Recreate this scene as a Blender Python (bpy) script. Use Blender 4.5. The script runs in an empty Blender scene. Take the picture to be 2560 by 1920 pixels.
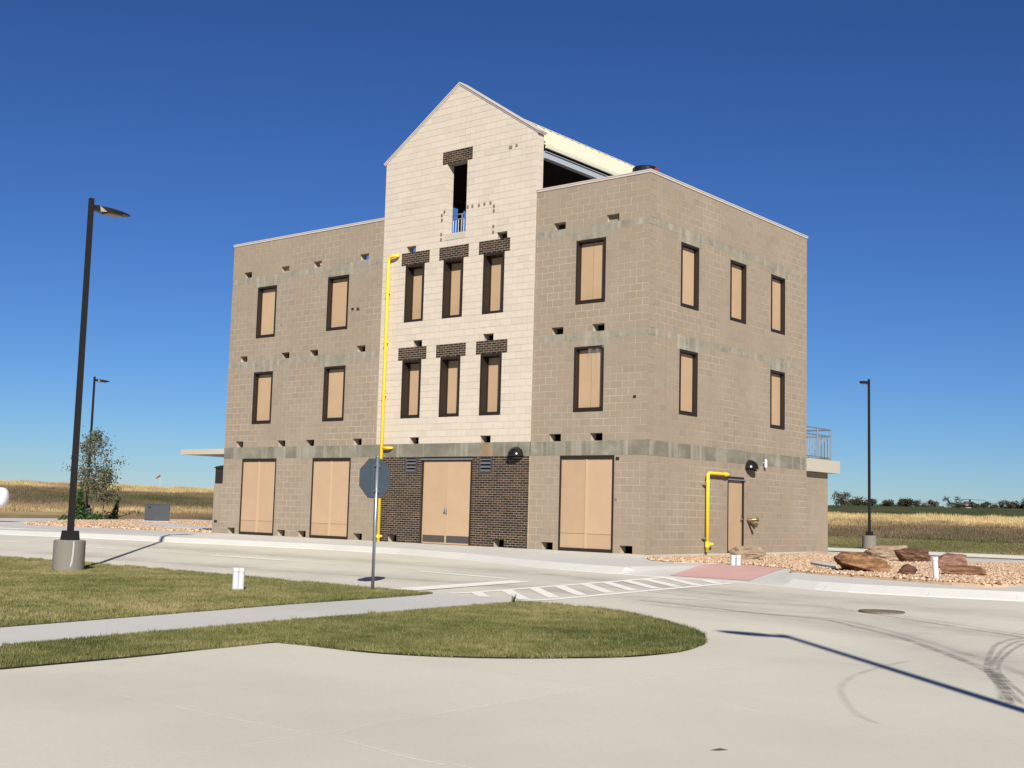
import bpy, bmesh, math, random
import numpy as np
from mathutils import Vector, Matrix, noise as mnoise

random.seed(7)
rng = np.random.default_rng(11)
SC = bpy.context.scene
COL = SC.collection

# ------------------------------------------------------------------ camera
CAM = np.array([17.7236, -27.5271, 1.0446])
YAW, PITCH, ROLL, FPX = 0.6832587, 0.1040082, 0.0267897, 3049.9
_f = np.array([-math.sin(YAW) * math.cos(PITCH), math.cos(YAW) * math.cos(PITCH), math.sin(PITCH)])
_r = np.array([math.cos(YAW), math.sin(YAW), 0.0])
_u = np.cross(_r, _f)
CR = _r * math.cos(ROLL) + _u * math.sin(ROLL)
CU = -_r * math.sin(ROLL) + _u * math.cos(ROLL)
cd = bpy.data.cameras.new('camera')
cam = bpy.data.objects.new('camera', cd)
COL.objects.link(cam)
cam.matrix_world = Matrix(((CR[0], CU[0], -_f[0], CAM[0]), (CR[1], CU[1], -_f[1], CAM[1]),
                           (CR[2], CU[2], -_f[2], CAM[2]), (0, 0, 0, 1)))
cd.sensor_width = 36.0
cd.lens = FPX / 2560 * 36.0
cd.clip_start = 0.1
cd.clip_end = 6000
SC.camera = cam
SC.cycles.transparent_max_bounces = 32

# ------------------------------------------------------------------ light
SUN_EL = math.radians(30.5)
SUN_DIR = Vector((0.711 * math.cos(SUN_EL), -0.703 * math.cos(SUN_EL), math.sin(SUN_EL)))
world = bpy.data.worlds.new('World')
SC.world = world
world.use_nodes = True
wn = world.node_tree
sky = wn.nodes.new('ShaderNodeTexSky')
sky.sky_type = 'NISHITA'
sky.sun_disc = False
sky.sun_elevation = SUN_EL
sky.sun_rotation = math.atan2(SUN_DIR.x, SUN_DIR.y)
sky.altitude = 200
sky.air_density = 1.0
sky.dust_density = 0.0
sky.ozone_density = 10.0
sky_gamma = wn.nodes.new('ShaderNodeGamma')          # clear dry-air sky: deeper blue overhead
sky_gamma.inputs[1].default_value = 1.25
sky_val = wn.nodes.new('ShaderNodeHueSaturation')
sky_val.inputs['Value'].default_value = 0.72
sky_val.inputs['Saturation'].default_value = 1.0
sky_val.inputs['Hue'].default_value = 0.504
wn.links.new(sky.outputs[0], sky_gamma.inputs[0])
wn.links.new(sky_gamma.outputs[0], sky_val.inputs['Color'])
wn.links.new(sky_val.outputs[0], wn.nodes['Background'].inputs[0])
wn.nodes['Background'].inputs[1].default_value = 0.05
sl = bpy.data.lights.new('sun', 'SUN')
sl.energy = 5.0
sl.angle = math.radians(0.53)
sl.color = (1.0, 0.93, 0.82)
so = bpy.data.objects.new('sun', sl)
COL.objects.link(so)
so.rotation_euler = SUN_DIR.to_track_quat('Z', 'Y').to_euler()
SC.view_settings.view_transform = 'Standard'
SC.view_settings.look = 'None'
SC.view_settings.gamma = 1.0
SC.view_settings.exposure = 0.40
SC.view_settings.use_curve_mapping = False

# ------------------------------------------------------------------ materials
MATS = {}


def new_mat(name):
    m = bpy.data.materials.new(name)
    m.use_nodes = True
    nt = m.node_tree
    b = nt.nodes['Principled BSDF']
    return m, nt, b


def N(nt, typ, **kw):
    n = nt.nodes.new(typ)
    for k, v in kw.items():
        if k == 'inp':
            for a, c in v.items():
                n.inputs[a].default_value = c
        else:
            setattr(n, k, v)
    return n


def lnk(nt, a, b):
    nt.links.new(a, b)


def noise_fac(nt, scale, detail=3, rough=.55, vec=None, stretch=None):
    g = N(nt, 'ShaderNodeNewGeometry')
    v = g.outputs['Position']
    if stretch:
        mp = N(nt, 'ShaderNodeMapping')
        mp.inputs['Scale'].default_value = stretch
        lnk(nt, v, mp.inputs[0])
        v = mp.outputs[0]
    n = N(nt, 'ShaderNodeTexNoise', inp={'Scale': scale, 'Detail': detail, 'Roughness': rough})
    lnk(nt, v, n.inputs['Vector'])
    return n.outputs['Fac']


def ramp(nt, fac, stops):
    r = N(nt, 'ShaderNodeValToRGB')
    e = r.color_ramp.elements
    while len(e) < len(stops):
        e.new(0.5)
    for i, (p, c) in enumerate(stops):
        e[i].position = p
        e[i].color = (*c, 1) if len(c) == 3 else c
    lnk(nt, fac, r.inputs[0])
    return r.outputs[0]


def g1(v):
    return (v, v, v)


def mix(nt, fac, a, b, mode='MIX'):
    m = N(nt, 'ShaderNodeMix', data_type='RGBA', blend_type=mode)
    if isinstance(fac, (int, float)):
        m.inputs[0].default_value = fac
    else:
        lnk(nt, fac, m.inputs[0])
    for s, x in ((6, a), (7, b)):
        if isinstance(x, tuple):
            m.inputs[s].default_value = (*x, 1) if len(x) == 3 else x
        else:
            lnk(nt, x, m.inputs[s])
    return m.outputs[2]


def bump(nt, b, fac, strength, dist=.01):
    bp = N(nt, 'ShaderNodeBump', inp={'Strength': strength, 'Distance': dist})
    lnk(nt, fac, bp.inputs['Height'])
    lnk(nt, bp.outputs[0], b.inputs['Normal'])


def plain(name, col, rough=.7, var=.12, scale=4.0, metal=0.0, spec=.3, bmp=0.0, bscale=40):
    m, nt, b = new_mat(name)
    f = noise_fac(nt, scale, 4)
    c = mix(nt, f, tuple(x * (1 - var) for x in col), tuple(min(1, x * (1 + var)) for x in col))
    lnk(nt, c, b.inputs['Base Color'])
    b.inputs['Roughness'].default_value = rough
    b.inputs['Metallic'].default_value = metal
    b.inputs['Specular IOR Level'].default_value = spec
    if bmp:
        bump(nt, b, noise_fac(nt, bscale, 3), bmp)
    MATS[name] = m
    return m


def rand_out(nt, attr):
    if attr:
        a = N(nt, 'ShaderNodeAttribute', attribute_name='rnd')
        return a.outputs['Fac']
    return N(nt, 'ShaderNodeObjectInfo').outputs['Random']


def block_mat(name, col, attr, spread=.036, pale=(.50, .43, .33), paleamt=.35, hue=0.04, seed=0.0):
    m, nt, b = new_mat(name)
    rr = rand_out(nt, attr)
    lo = tuple(x * (1 - spread) for x in col)
    hi = tuple(x * (1 + spread) for x in col)
    warm = (col[0] * (1 + hue), col[1], col[2] * (1 - hue))
    c = ramp(nt, rr, [(0.0, tuple(x * (1 - 1.9 * spread) for x in col)), (.10, lo), (.55, warm), (1.0, hi)])
    # efflorescence / sealer smears with a shape of their own
    f = noise_fac(nt, .55, 5, .6, stretch=(1, 1, .55))
    pf = ramp(nt, f, [(.50, g1(0)), (.72, g1(paleamt))])
    c = mix(nt, pf, c, pale)
    f2 = noise_fac(nt, 1.4, 4, .6, stretch=(2.2, 2.2, .22))
    pf2 = ramp(nt, f2, [(.56, g1(0)), (.74, g1(paleamt * .8))])
    c = mix(nt, pf2, c, pale)
    g = noise_fac(nt, 30, 4, .7)
    c = mix(nt, .16, c, ramp(nt, g, [(.3, g1(.35)), (.7, g1(1.0))]), 'MULTIPLY')
    lnk(nt, c, b.inputs['Base Color'])
    b.inputs['Roughness'].default_value = .92
    b.inputs['Specular IOR Level'].default_value = .15
    bump(nt, b, noise_fac(nt, 90, 3), .35, .004)
    MATS[name] = m
    return m


TAN = (.302, .252, .194)
block_mat('block_obj', TAN, False, pale=(.385, .33, .26))
block_mat('block_att', TAN, True, pale=(.385, .33, .26))
WHT = (.58, .52, .435)
block_mat('white_obj', WHT, False, spread=.035, pale=(.63, .57, .485), paleamt=.3, hue=.02)
block_mat('white_att', WHT, True, spread=.035, pale=(.63, .57, .485), paleamt=.3, hue=.02)


def brick_mat(name, attr):
    m, nt, b = new_mat(name)
    rr = rand_out(nt, attr)
    c = ramp(nt, rr, [(0, (.016, .012, .010)), (.35, (.030, .020, .015)), (.65, (.042, .026, .018)),
                      (.86, (.060, .030, .020)), (1, (.085, .038, .026))])
    c = mix(nt, .4, c, ramp(nt, noise_fac(nt, 40, 3), [(.3, g1(.5)), (.7, g1(1))]), 'MULTIPLY')
    lnk(nt, c, b.inputs['Base Color'])
    b.inputs['Roughness'].default_value = .8
    b.inputs['Specular IOR Level'].default_value = .25
    MATS[name] = m


brick_mat('brick_obj', False)
brick_mat('brick_att', True)


def mortar_mat(name, a, bcol, scale=.5):
    m, nt, b = new_mat(name)
    f = noise_fac(nt, scale, 5, .6)
    c = ramp(nt, f, [(.38, a), (.60, bcol)])
    lnk(nt, c, b.inputs['Base Color'])
    b.inputs['Roughness'].default_value = .95
    b.inputs['Specular IOR Level'].default_value = .1
    MATS[name] = m


mortar_mat('mortar_tan', (.32, .266, .203), (.49, .42, .335))
mortar_mat('mortar_white', (.33, .285, .235), (.44, .38, .315), 1.0)
mortar_mat('mortar_brick', (.34, .29, .215), (.43, .37, .275), 2.0)


def band_mat():
    m, nt, b = new_mat('band')
    f = noise_fac(nt, 1.1, 5, .62, stretch=(1, 1, 1.4))
    c = ramp(nt, f, [(.30, (.160, .150, .118)), (.48, (.198, .186, .146)), (.60, (.25, .235, .185)), (.74, (.36, .335, .268))])
    f2 = noise_fac(nt, 1.3, 3, .5, stretch=(3.2, 3.2, .12))
    c = mix(nt, ramp(nt, f2, [(.52, g1(0)), (.68, g1(.7))]), c, (.37, .345, .28))
    f3 = noise_fac(nt, 14, 4, .7)
    c = mix(nt, .35, c, ramp(nt, f3, [(.3, g1(.6)), (.7, g1(1))]), 'MULTIPLY')
    lnk(nt, c, b.inputs['Base Color'])
    b.inputs['Roughness'].default_value = .9
    b.inputs['Specular IOR Level'].default_value = .15
    bump(nt, b, noise_fac(nt, 25, 4), .3, .006)
    MATS['band'] = m


band_mat()


def patchy_band_mat():
    m, nt, b = new_mat('band_patchy')
    f = noise_fac(nt, 1.6, 6, .68, stretch=(1, 1, 1.6))
    c = ramp(nt, f, [(.28, (.20, .188, .150)), (.43, (.245, .230, .183)), (.53, (.295, .272, .212)), (.60, TAN), (.74, (.43, .39, .31))])
    f2 = noise_fac(nt, 1.6, 4, .6, stretch=(2.6, 2.6, .3))
    c = mix(nt, ramp(nt, f2, [(.50, g1(0)), (.66, g1(.75))]), c, (.41, .378, .308))
    c = mix(nt, .35, c, ramp(nt, noise_fac(nt, 14, 4, .7), [(.3, g1(.6)), (.7, g1(1))]), 'MULTIPLY')
    lnk(nt, c, b.inputs['Base Color'])
    b.inputs['Roughness'].default_value = .9
    b.inputs['Specular IOR Level'].default_value = .15
    bump(nt, b, noise_fac(nt, 25, 4), .3, .006)
    MATS['band_patchy'] = m


patchy_band_mat()


def concrete_mat(name, col, cool=.5, blotch=.10):
    m, nt, b = new_mat(name)
    f = noise_fac(nt, .22, 6, .6)
    c = ramp(nt, f, [(.30, tuple(x * (1 - blotch) for x in col)), (.5, col), (.72, tuple(x * (1 + blotch * .7) for x in col))])
    f2 = noise_fac(nt, .6, 5, .65, stretch=(1, .35, 1))
    c = mix(nt, ramp(nt, f2, [(.50, g1(0)), (.75, g1(.35 * cool))]), c, (col[0] * .86, col[1] * .90, col[2] * .97))
    f4 = noise_fac(nt, 2.2, 5, .7)
    c = mix(nt, ramp(nt, f4, [(.56, g1(0)), (.75, g1(.25))]), c, tuple(x * .78 for x in col))
    f5 = noise_fac(nt, 5.5, 5, .75)
    c = mix(nt, ramp(nt, f5, [(.60, g1(0)), (.74, g1(.20))]), c, tuple(min(1, x * 1.18) for x in col))
    f6 = noise_fac(nt, .09, 4, .6)
    c = mix(nt, ramp(nt, f6, [(.42, g1(0)), (.62, g1(.35))]), c, (col[0] * .90, col[1] * .925, col[2] * .96))
    ge = N(nt, 'ShaderNodeNewGeometry')
    vm = N(nt, 'ShaderNodeVectorMath', operation='ADD')
    vm.inputs[1].default_value = (-11.36, 21.8, 0)
    lnk(nt, ge.outputs['Position'], vm.inputs[0])
    v2 = N(nt, 'ShaderNodeVectorMath', operation='MULTIPLY')
    v2.inputs[1].default_value = (1 / 4.55, 1 / 3.48, 0)
    lnk(nt, vm.outputs[0], v2.inputs[0])
    v3 = N(nt, 'ShaderNodeVectorMath', operation='FLOOR')
    lnk(nt, v2.outputs[0], v3.inputs[0])
    wnz = N(nt, 'ShaderNodeTexWhiteNoise')
    lnk(nt, v3.outputs[0], wnz.inputs[0])
    c = mix(nt, 1.0, c, ramp(nt, wnz.outputs[0], [(0, (.955, .955, .96)), (1, (1, 1, 1))]), 'MULTIPLY')
    f3 = noise_fac(nt, 45, 4, .75)
    c = mix(nt, .20, c, ramp(nt, f3, [(.32, g1(.55)), (.62, g1(1))]), 'MULTIPLY')
    lnk(nt, c, b.inputs['Base Color'])
    b.inputs['Roughness'].default_value = .88
    b.inputs['Specular IOR Level'].default_value = .2
    bump(nt, b, noise_fac(nt, 130, 3, .7), .25, .003)
    MATS[name] = m


concrete_mat('road', (.645, .618, .518), .6, .11)
concrete_mat('walk', (.60, .59, .545), .9)
concrete_mat('slab', (.50, .46, .38), .3)
concrete_mat('plinth', (.225, .207, .18), .4, .15)
plain('ramp_red', (.58, .36, .315), .9, .10, 2.5)
plain('paint', (.84, .82, .76), .7, .10, 6.0)
plain('bronze', (.030, .021, .016), .45, .15, 5, 0.2, .4)
plain('panel', (.48, .34, .215), .55, .04, 1.2, 0, .3)
_nt = MATS['panel'].node_tree
_b = _nt.nodes['Principled BSDF']
_c = _b.inputs['Base Color'].links[0].from_socket
_t = ramp(_nt, N(_nt, 'ShaderNodeObjectInfo').outputs['Random'], [(0, (.90, .89, .87)), (1, (1.0, 1.0, 1.0))])
_c = mix(_nt, 1.0, _c, _t, 'MULTIPLY')
_d = ramp(_nt, noise_fac(_nt, 1.6, 5, .6), [(.35, (.95, .945, .935)), (.6, (1, 1, 1))])
lnk(_nt, mix(_nt, 1.0, _c, _d, 'MULTIPLY'), _b.inputs['Base Color'])
plain('panel_line', (.30, .20, .125), .7, .05)
plain('post_tan', (.49, .345, .22), .55, .03)
plain('kick', (.13, .115, .11), .35, .08, 3, .5)
plain('steel', (.42, .43, .45), .38, .12, 9, .75)
plain('sign_back', (.075, .098, .122), .55, .12, 5, .35)
plain('sign_red', (.45, .02, .02), .4, .05)
plain('galv', (.36, .39, .43), .38, .15, 14, .7)
plain('lamp', (.022, .018, .016), .42, .12, 6, .2, .45)
plain('lens', (.28, .27, .25), .25, .05)
plain('yellow', (.84, .60, .045), .42, .05, 5, 0, .45)
plain('coping', (.52, .47, .42), .6, .10, 3)
plain('roof_metal', (.60, .57, .46), .5, .03, 2, 0, .3)
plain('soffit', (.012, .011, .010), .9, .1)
plain('beam', (.36, .40, .44), .55, .06)
plain('black', (.012, .012, .012), .22, .1, 4, 0, .5)
plain('matte_black', (.022, .019, .017), .8, .1)
plain('pvc', (.56, .58, .60), .4, .04)
plain('brass', (.20, .15, .06), .4, .3, 20, .8)
plain('louver', (.10, .095, .095), .5, .1, 5, .4)
plain('cabinet', (.10, .115, .125), .5, .06, 3, .1)
plain('tank', (.80, .79, .78), .35, .03)
plain('iron', (.20, .165, .125), .75, .3, 12, .4)
plain('bark', (.14, .10, .075), .9, .3, 12)
plain('rubber', (.02, .02, .02), .8)
plain('heli', (.018, .018, .02), .5, .15, 1)
plain('orange', (.26, .10, .06), .7)
plain('glass_dark', (.02, .025, .03), .1, .05, 1, 0, .5)
plain('insert', (.20, .155, .115), .9, .25, 60)
plain('red', (.30, .04, .03), .6)
plain('soil', (.14, .12, .065), .95, .35, 3)
plain('edge_dark', (.045, .038, .026), .95, .4, 9)
plain('gravel_base', (.46, .335, .225), .95, .35, 9)


def rnd_ramp_mat(name, stops, rough=.8, spec=.2, attr='rnd', fine=0, transl=0.0):
    m, nt, b = new_mat(name)
    a = N(nt, 'ShaderNodeAttribute', attribute_name=attr)
    c = ramp(nt, a.outputs['Fac'], stops)
    if fine:
        c = mix(nt, .5, c, ramp(nt, noise_fac(nt, fine, 4, .7), [(.3, g1(.45)), (.7, g1(1))]), 'MULTIPLY')
    lnk(nt, c, b.inputs['Base Color'])
    b.inputs['Roughness'].default_value = rough
    b.inputs['Specular IOR Level'].default_value = spec
    if transl:
        t = N(nt, 'ShaderNodeBsdfTranslucent')
        lnk(nt, c, t.inputs[0])
        ms = N(nt, 'ShaderNodeMixShader', inp={0: transl})
        lnk(nt, b.outputs[0], ms.inputs[1])
        lnk(nt, t.outputs[0], ms.inputs[2])
        lnk(nt, ms.outputs[0], nt.nodes['Material Output'].inputs[0])
    MATS[name] = m


rnd_ramp_mat('grass', [(0, (.050, .072, .018)), (.25, (.125, .138, .044)), (.5, (.205, .195, .075)),
                       (.75, (.285, .25, .11)), (1, (.38, .32, .17))], .75, .2, transl=.15)
rnd_ramp_mat('gravel', [(0, (.22, .13, .075)), (.3, (.45, .305, .195)), (.65, (.58, .425, .29)), (1, (.70, .56, .42))], .9, .15)
rnd_ramp_mat('field', [(0, (.060, .075, .030)), (.2, (.115, .105, .055)), (.42, (.175, .125, .080)),
                       (.62, (.27, .20, .11)), (.82, (.44, .34, .17)), (1, (.58, .45, .23))], .85, .1, attr='tone', transl=.1)
rnd_ramp_mat('terrain', [(0, (.055, .075, .028)), (.2, (.12, .115, .05)), (.42, (.17, .125, .075)),
                         (.62, (.28, .21, .115)), (.82, (.46, .36, .18)), (1, (.58, .46, .24))], .95, .05, attr='tone', fine=1.2)
rnd_ramp_mat('leaf', [(0, (.060, .072, .038)), (.5, (.120, .130, .070)), (.85, (.175, .165, .095)), (1, (.22, .18, .11))], .7, .2, transl=.2)
rnd_ramp_mat('vine', [(0, (.020, .050, .014)), (.6, (.045, .095, .026)), (1, (.09, .14, .045))], .6, .3, transl=.2)
rnd_ramp_mat('bush', [(0, (.028, .032, .018)), (.6, (.055, .054, .028)), (1, (.090, .080, .055))], .8, .1)


def rock_mat(name, cols, sc=3.0, layer=(1, 1, 5)):
    m, nt, b = new_mat(name)
    f = noise_fac(nt, sc, 6, .65, stretch=layer)
    c = ramp(nt, f, [(.28, cols[0]), (.45, cols[1]), (.58, cols[2]), (.74, cols[3])])
    c = mix(nt, .5, c, ramp(nt, noise_fac(nt, 25, 5, .7), [(.3, g1(.4)), (.7, g1(1))]), 'MULTIPLY')
    lnk(nt, c, b.inputs['Base Color'])
    b.inputs['Roughness'].default_value = .9
    b.inputs['Specular IOR Level'].default_value = .2
    bump(nt, b, noise_fac(nt, 18, 6, .7), .8, .03)
    MATS[name] = m


rock_mat('rock_brown', [(.07, .036, .022), (.19, .098, .050), (.34, .19, .095), (.45, .30, .17)])
rock_mat('rock_grey', [(.15, .10, .07), (.30, .22, .155), (.40, .30, .21), (.47, .37, .27)])
rock_mat('rock_dark', [(.05, .028, .02), (.12, .062, .042), (.19, .095, .055), (.42, .28, .14)])
rock_mat('rock_red', [(.12, .05, .038), (.23, .11, .08), (.32, .20, .145), (.44, .34, .25)])


def alpha_mat(name, col, amt, sc=3.0, stretch=None, lo=.35, hi=.7, soft=0.0):
    m, nt, b = new_mat(name)
    b.inputs['Base Color'].default_value = (*col, 1)
    b.inputs['Roughness'].default_value = .9
    f = noise_fac(nt, sc, 4, .6, stretch=stretch)
    fr = ramp(nt, f, [(lo, g1(amt * .25)), (hi, g1(amt))])
    if soft:
        ca = N(nt, 'ShaderNodeAttribute', attribute_name='core')
        fr = mix(nt, 1.0, fr, ramp(nt, ca.outputs['Fac'], [(0, g1(0)), (soft, g1(1))]), 'MULTIPLY')
    t = N(nt, 'ShaderNodeBsdfTransparent')
    ms = N(nt, 'ShaderNodeMixShader')
    lnk(nt, fr, ms.inputs[0])
    lnk(nt, t.outputs[0], ms.inputs[1])
    lnk(nt, b.outputs[0], ms.inputs[2])
    lnk(nt, ms.outputs[0], nt.nodes['Material Output'].inputs[0])
    MATS[name] = m


alpha_mat('paint', (.86, .84, .78), .96, 14.0, None, .26, .40)
alpha_mat('skid', (.10, .095, .095), .38, 7.0, soft=.45)
alpha_mat('skid_faint', (.14, .13, .12), .20, 3.0, soft=.7)
alpha_mat('lane_dirt', (.30, .28, .25), .30, .9, (1, 1.6, 1), .40, .74, soft=1.0)
alpha_mat('joint', (.90, .87, .80), .62, 1.6, None, .46, .64)
alpha_mat('joint_dark', (.25, .23, .20), .35, 1.0)
alpha_mat('splash', (.50, .48, .44), .9, 8, None, .30, .45)
alpha_mat('rust', (.45, .26, .10), .55, 6, (1, 1, .25))

# ------------------------------------------------------------------ object helpers
WL = {}


def tag(o, label=None, cat=None, group=None, kind=None):
    if label:
        o['label'] = label
    if cat:
        o['category'] = cat
    if group:
        o['group'] = group
    if kind:
        o['kind'] = kind
    return o


def empty(name, loc, label=None, cat=None, group=None):
    o = bpy.data.objects.new(name, None)
    COL.objects.link(o)
    o.location = loc
    o.empty_display_size = .2
    WL[o.name] = Vector(loc)
    tag(o, label, cat, group)
    return o


def link(name, me, mat, parent, center):
    o = bpy.data.objects.new(name, me)
    COL.objects.link(o)
    if mat is not None and len(me.materials) == 0:
        me.materials.append(MATS[mat])
    c = Vector(center)
    if parent is not None:
        o.parent = parent
        o.location = c - WL[parent.name]
    else:
        o.location = c
    WL[o.name] = c
    return o


class MB:
    """collects shapes in world coordinates and links them as one mesh object"""

    def __init__(s):
        s.v = []
        s.f = []
        s.r = []

    def add(s, vs, fs, rnd=None):
        b = len(s.v)
        s.v += [tuple(map(float, p)) for p in vs]
        s.f += [tuple(i + b for i in f) for f in fs]
        if rnd is not None:
            s.r += [rnd] * len(fs)

    def hexa(s, p, rnd=None):
        s.add(p, [(0, 3, 2, 1), (4, 5, 6, 7), (0, 1, 5, 4), (1, 2, 6, 5), (2, 3, 7, 6), (3, 0, 4, 7)], rnd)

    def box(s, x0, x1, y0, y1, z0, z1, rnd=None):
        s.hexa([(x0, y0, z0), (x1, y0, z0), (x1, y1, z0), (x0, y1, z0), (x0, y0, z1), (x1, y0, z1), (x1, y1, z1), (x0, y1, z1)], rnd)

    def obox(s, c, ax, ay, az):
        c, ax, ay, az = map(Vector, (c, ax, ay, az))
        s.hexa([c + i * ax + j * ay + k * az for k in (-1, 1) for (i, j) in ((-1, -1), (1, -1), (1, 1), (-1, 1))])

    def tube(s, pts, rad, n=8, cap=True, rnd=None):
        pts = [Vector(p) for p in pts]
        if not hasattr(rad, '__len__'):
            rad = [rad] * len(pts)
        rings = []
        prev = None
        for i, p in enumerate(pts):
            if i == 0:
                t = pts[1] - p
            elif i == len(pts) - 1:
                t = p - pts[i - 1]
            else:
                t = (pts[i + 1] - p).normalized() + (p - pts[i - 1]).normalized()
            t.normalize()
            if prev is None:
                a = t.orthogonal().normalized()
            else:
                a = (prev - t * prev.dot(t))
                a = a.normalized() if a.length > 1e-6 else t.orthogonal().normalized()
            prev = a
            b = t.cross(a)
            rings.append([p + (a * math.cos(2 * math.pi * k / n) + b * math.sin(2 * math.pi * k / n)) * rad[i] for k in range(n)])
        vs = [q for r in rings for q in r]
        fs = []
        for i in range(len(pts) - 1):
            for k in range(n):
                fs.append((i * n + k, i * n + (k + 1) % n, (i + 1) * n + (k + 1) % n, (i + 1) * n + k))
        if cap:
            fs.append(tuple(reversed(range(n))))
            fs.append(tuple((len(pts) - 1) * n + k for k in range(n)))
        s.add(vs, fs, rnd)

    def lathe(s, prof, center, axis=(0, 0, 1), n=16, arc=2 * math.pi, start=(1, 0, 0)):
        ax = Vector(axis).normalized()
        a = Vector(start)
        a = (a - ax * a.dot(ax)).normalized()
        b = ax.cross(a)
        c = Vector(center)
        full = abs(arc - 2 * math.pi) < 1e-6
        m = n if full else n + 1
        vs = []
        for r, h in prof:
            for k in range(m):
                t = arc * k / n
                vs.append(c + ax * h + (a * math.cos(t) + b * math.sin(t)) * r)
        fs = []
        for i in range(len(prof) - 1):
            for k in range(n):
                k2 = (k + 1) % m
                fs.append((i * m + k, i * m + k2, (i + 1) * m + k2, (i + 1) * m + k))
        s.add(vs, fs)

    def prism(s, poly, off, rnd=None):
        n = len(poly)
        off = Vector(off)
        vs = [Vector(p) for p in poly] + [Vector(p) + off for p in poly]
        fs = [tuple(range(n)), tuple(reversed(range(n, 2 * n)))]
        for i in range(n):
            fs.append((i, i + n, (i + 1) % n + n, (i + 1) % n))
        s.add(vs, fs, rnd)

    def build(s, name, mat, parent=None, smooth=False, recalc=True, center=None, attr='rnd'):
        A = np.array(s.v, dtype=float)
        if center is None:
            lo, hi = A.min(0), A.max(0)
            center = ((lo[0] + hi[0]) / 2, (lo[1] + hi[1]) / 2, lo[2])
        me = bpy.data.meshes.new(name)
        me.from_pydata([tuple(p) for p in (A - np.array(center))], [], s.f)
        if recalc and len(s.f) < 20000:
            bm = bmesh.new()
            bm.from_mesh(me)
            bmesh.ops.recalc_face_normals(bm, faces=bm.faces)
            bm.to_mesh(me)
            bm.free()
        if s.r:
            at = me.attributes.new(attr, 'FLOAT', 'FACE')
            at.data.foreach_set('value', np.array(s.r, dtype=np.float32))
        if smooth:
            me.polygons.foreach_set('use_smooth', [True] * len(me.polygons))
        return link(name, me, mat, parent, center)


def np_mesh(name, V, F, mat, parent=None, rnd=None, attr='rnd', dom='FACE', center=(0, 0, 0)):
    """V (n,3), F (m,k) arrays -> mesh object, fast"""
    me = bpy.data.meshes.new(name)
    V = np.asarray(V, dtype=np.float32) - np.array(center, dtype=np.float32)
    F = np.asarray(F, dtype=np.int32)
    k = F.shape[1]
    me.vertices.add(len(V))
    me.vertices.foreach_set('co', V.ravel())
    me.loops.add(F.size)
    me.loops.foreach_set('vertex_index', F.ravel())
    me.polygons.add(len(F))
    me.polygons.foreach_set('loop_start', np.arange(len(F), dtype=np.int32) * k)
    me.update(calc_edges=True)
    if rnd is not None:
        at = me.attributes.new(attr, 'FLOAT', dom)
        at.data.foreach_set('value', np.asarray(rnd, dtype=np.float32))
    return link(name, me, mat, parent, center)


def copy_tree(o, parent=None):
    c = o.copy()
    COL.objects.link(c)
    c.parent = parent
    if parent is not None:
        c.matrix_parent_inverse = o.matrix_parent_inverse.copy()
    for ch in o.children:
        copy_tree(ch, c)
    return c


def ribbon(pts, w, z, name, mat, parent, dz=.003):
    P = [Vector((p[0], p[1], 0)) for p in pts]
    # smooth
    Q = []
    for i in range(len(P) - 1):
        p0 = P[max(i - 1, 0)]; p1 = P[i]; p2 = P[i + 1]; p3 = P[min(i + 2, len(P) - 1)]
        for k in range(6):
            t = k / 6
            Q.append(.5 * ((2 * p1) + (p2 - p0) * t + (2 * p0 - 5 * p1 + 4 * p2 - p3) * t * t + (3 * p1 - p0 - 3 * p2 + p3) * t ** 3))
    Q.append(P[-1])
    mb = MB()
    vs = []
    core_v = []
    for i, p in enumerate(Q):
        t = (Q[min(i + 1, len(Q) - 1)] - Q[max(i - 1, 0)]).normalized()
        n = Vector((-t.y, t.x, 0)) * w / 2
        fade = min(1.0, min(i, len(Q) - 1 - i) / 3)
        for q, k in ((p - n, 0.0), (p, fade), (p + n, 0.0)):
            vs.append((q.x, q.y, z(q.x, q.y) + dz))
            core_v.append(k)
    mb.add(vs, [(3 * i + k, 3 * i + 3 + k, 3 * i + 4 + k, 3 * i + 1 + k) for i in range(len(Q) - 1) for k in (0, 1)])
    o = mb.build(name, mat, parent, recalc=False)
    at = o.data.attributes.new('core', 'FLOAT', 'POINT')
    at.data.foreach_set('value', core_v)
    return o


def inpoly(P, poly):
    x, y = P[:, 0], P[:, 1]
    ins = np.zeros(len(P), bool)
    n = len(poly)
    for i in range(n):
        x0, y0 = poly[i]
        x1, y1 = poly[(i + 1) % n]
        c = ((y0 > y) != (y1 > y)) & (x < (x1 - x0) * (y - y0) / (y1 - y0 + 1e-12) + x0)
        ins ^= c
    return ins


def poly_area(p):
    return abs(sum(p[i][0] * p[(i + 1) % len(p)][1] - p[(i + 1) % len(p)][0] * p[i][1] for i in range(len(p)))) / 2


def sample_poly(poly, n):
    a = np.array(poly)
    lo, hi = a.min(0), a.max(0)
    out = np.zeros((0, 2))
    while len(out) < n:
        p = lo + rng.random((n * 2, 2)) * (hi - lo)
        out = np.vstack([out, p[inpoly(p, poly)]])
    return out[:n]


def vnoise(x, y, s, seed=0):
    """cheap smooth value noise, vectorised"""
    x = np.asarray(x) * s + seed * 17.3
    y = np.asarray(y) * s + seed * 9.1
    xi, yi = np.floor(x), np.floor(y)
    xf, yf = x - xi, y - yi
    xf = xf * xf * (3 - 2 * xf)
    yf = yf * yf * (3 - 2 * yf)

    def h(a, b):
        q = np.sin(a * 127.1 + b * 311.7 + seed) * 43758.5453
        return q - np.floor(q)
    return (h(xi, yi) * (1 - xf) + h(xi + 1, yi) * xf) * (1 - yf) + (h(xi, yi + 1) * (1 - xf) + h(xi + 1, yi + 1) * xf) * yf


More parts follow.
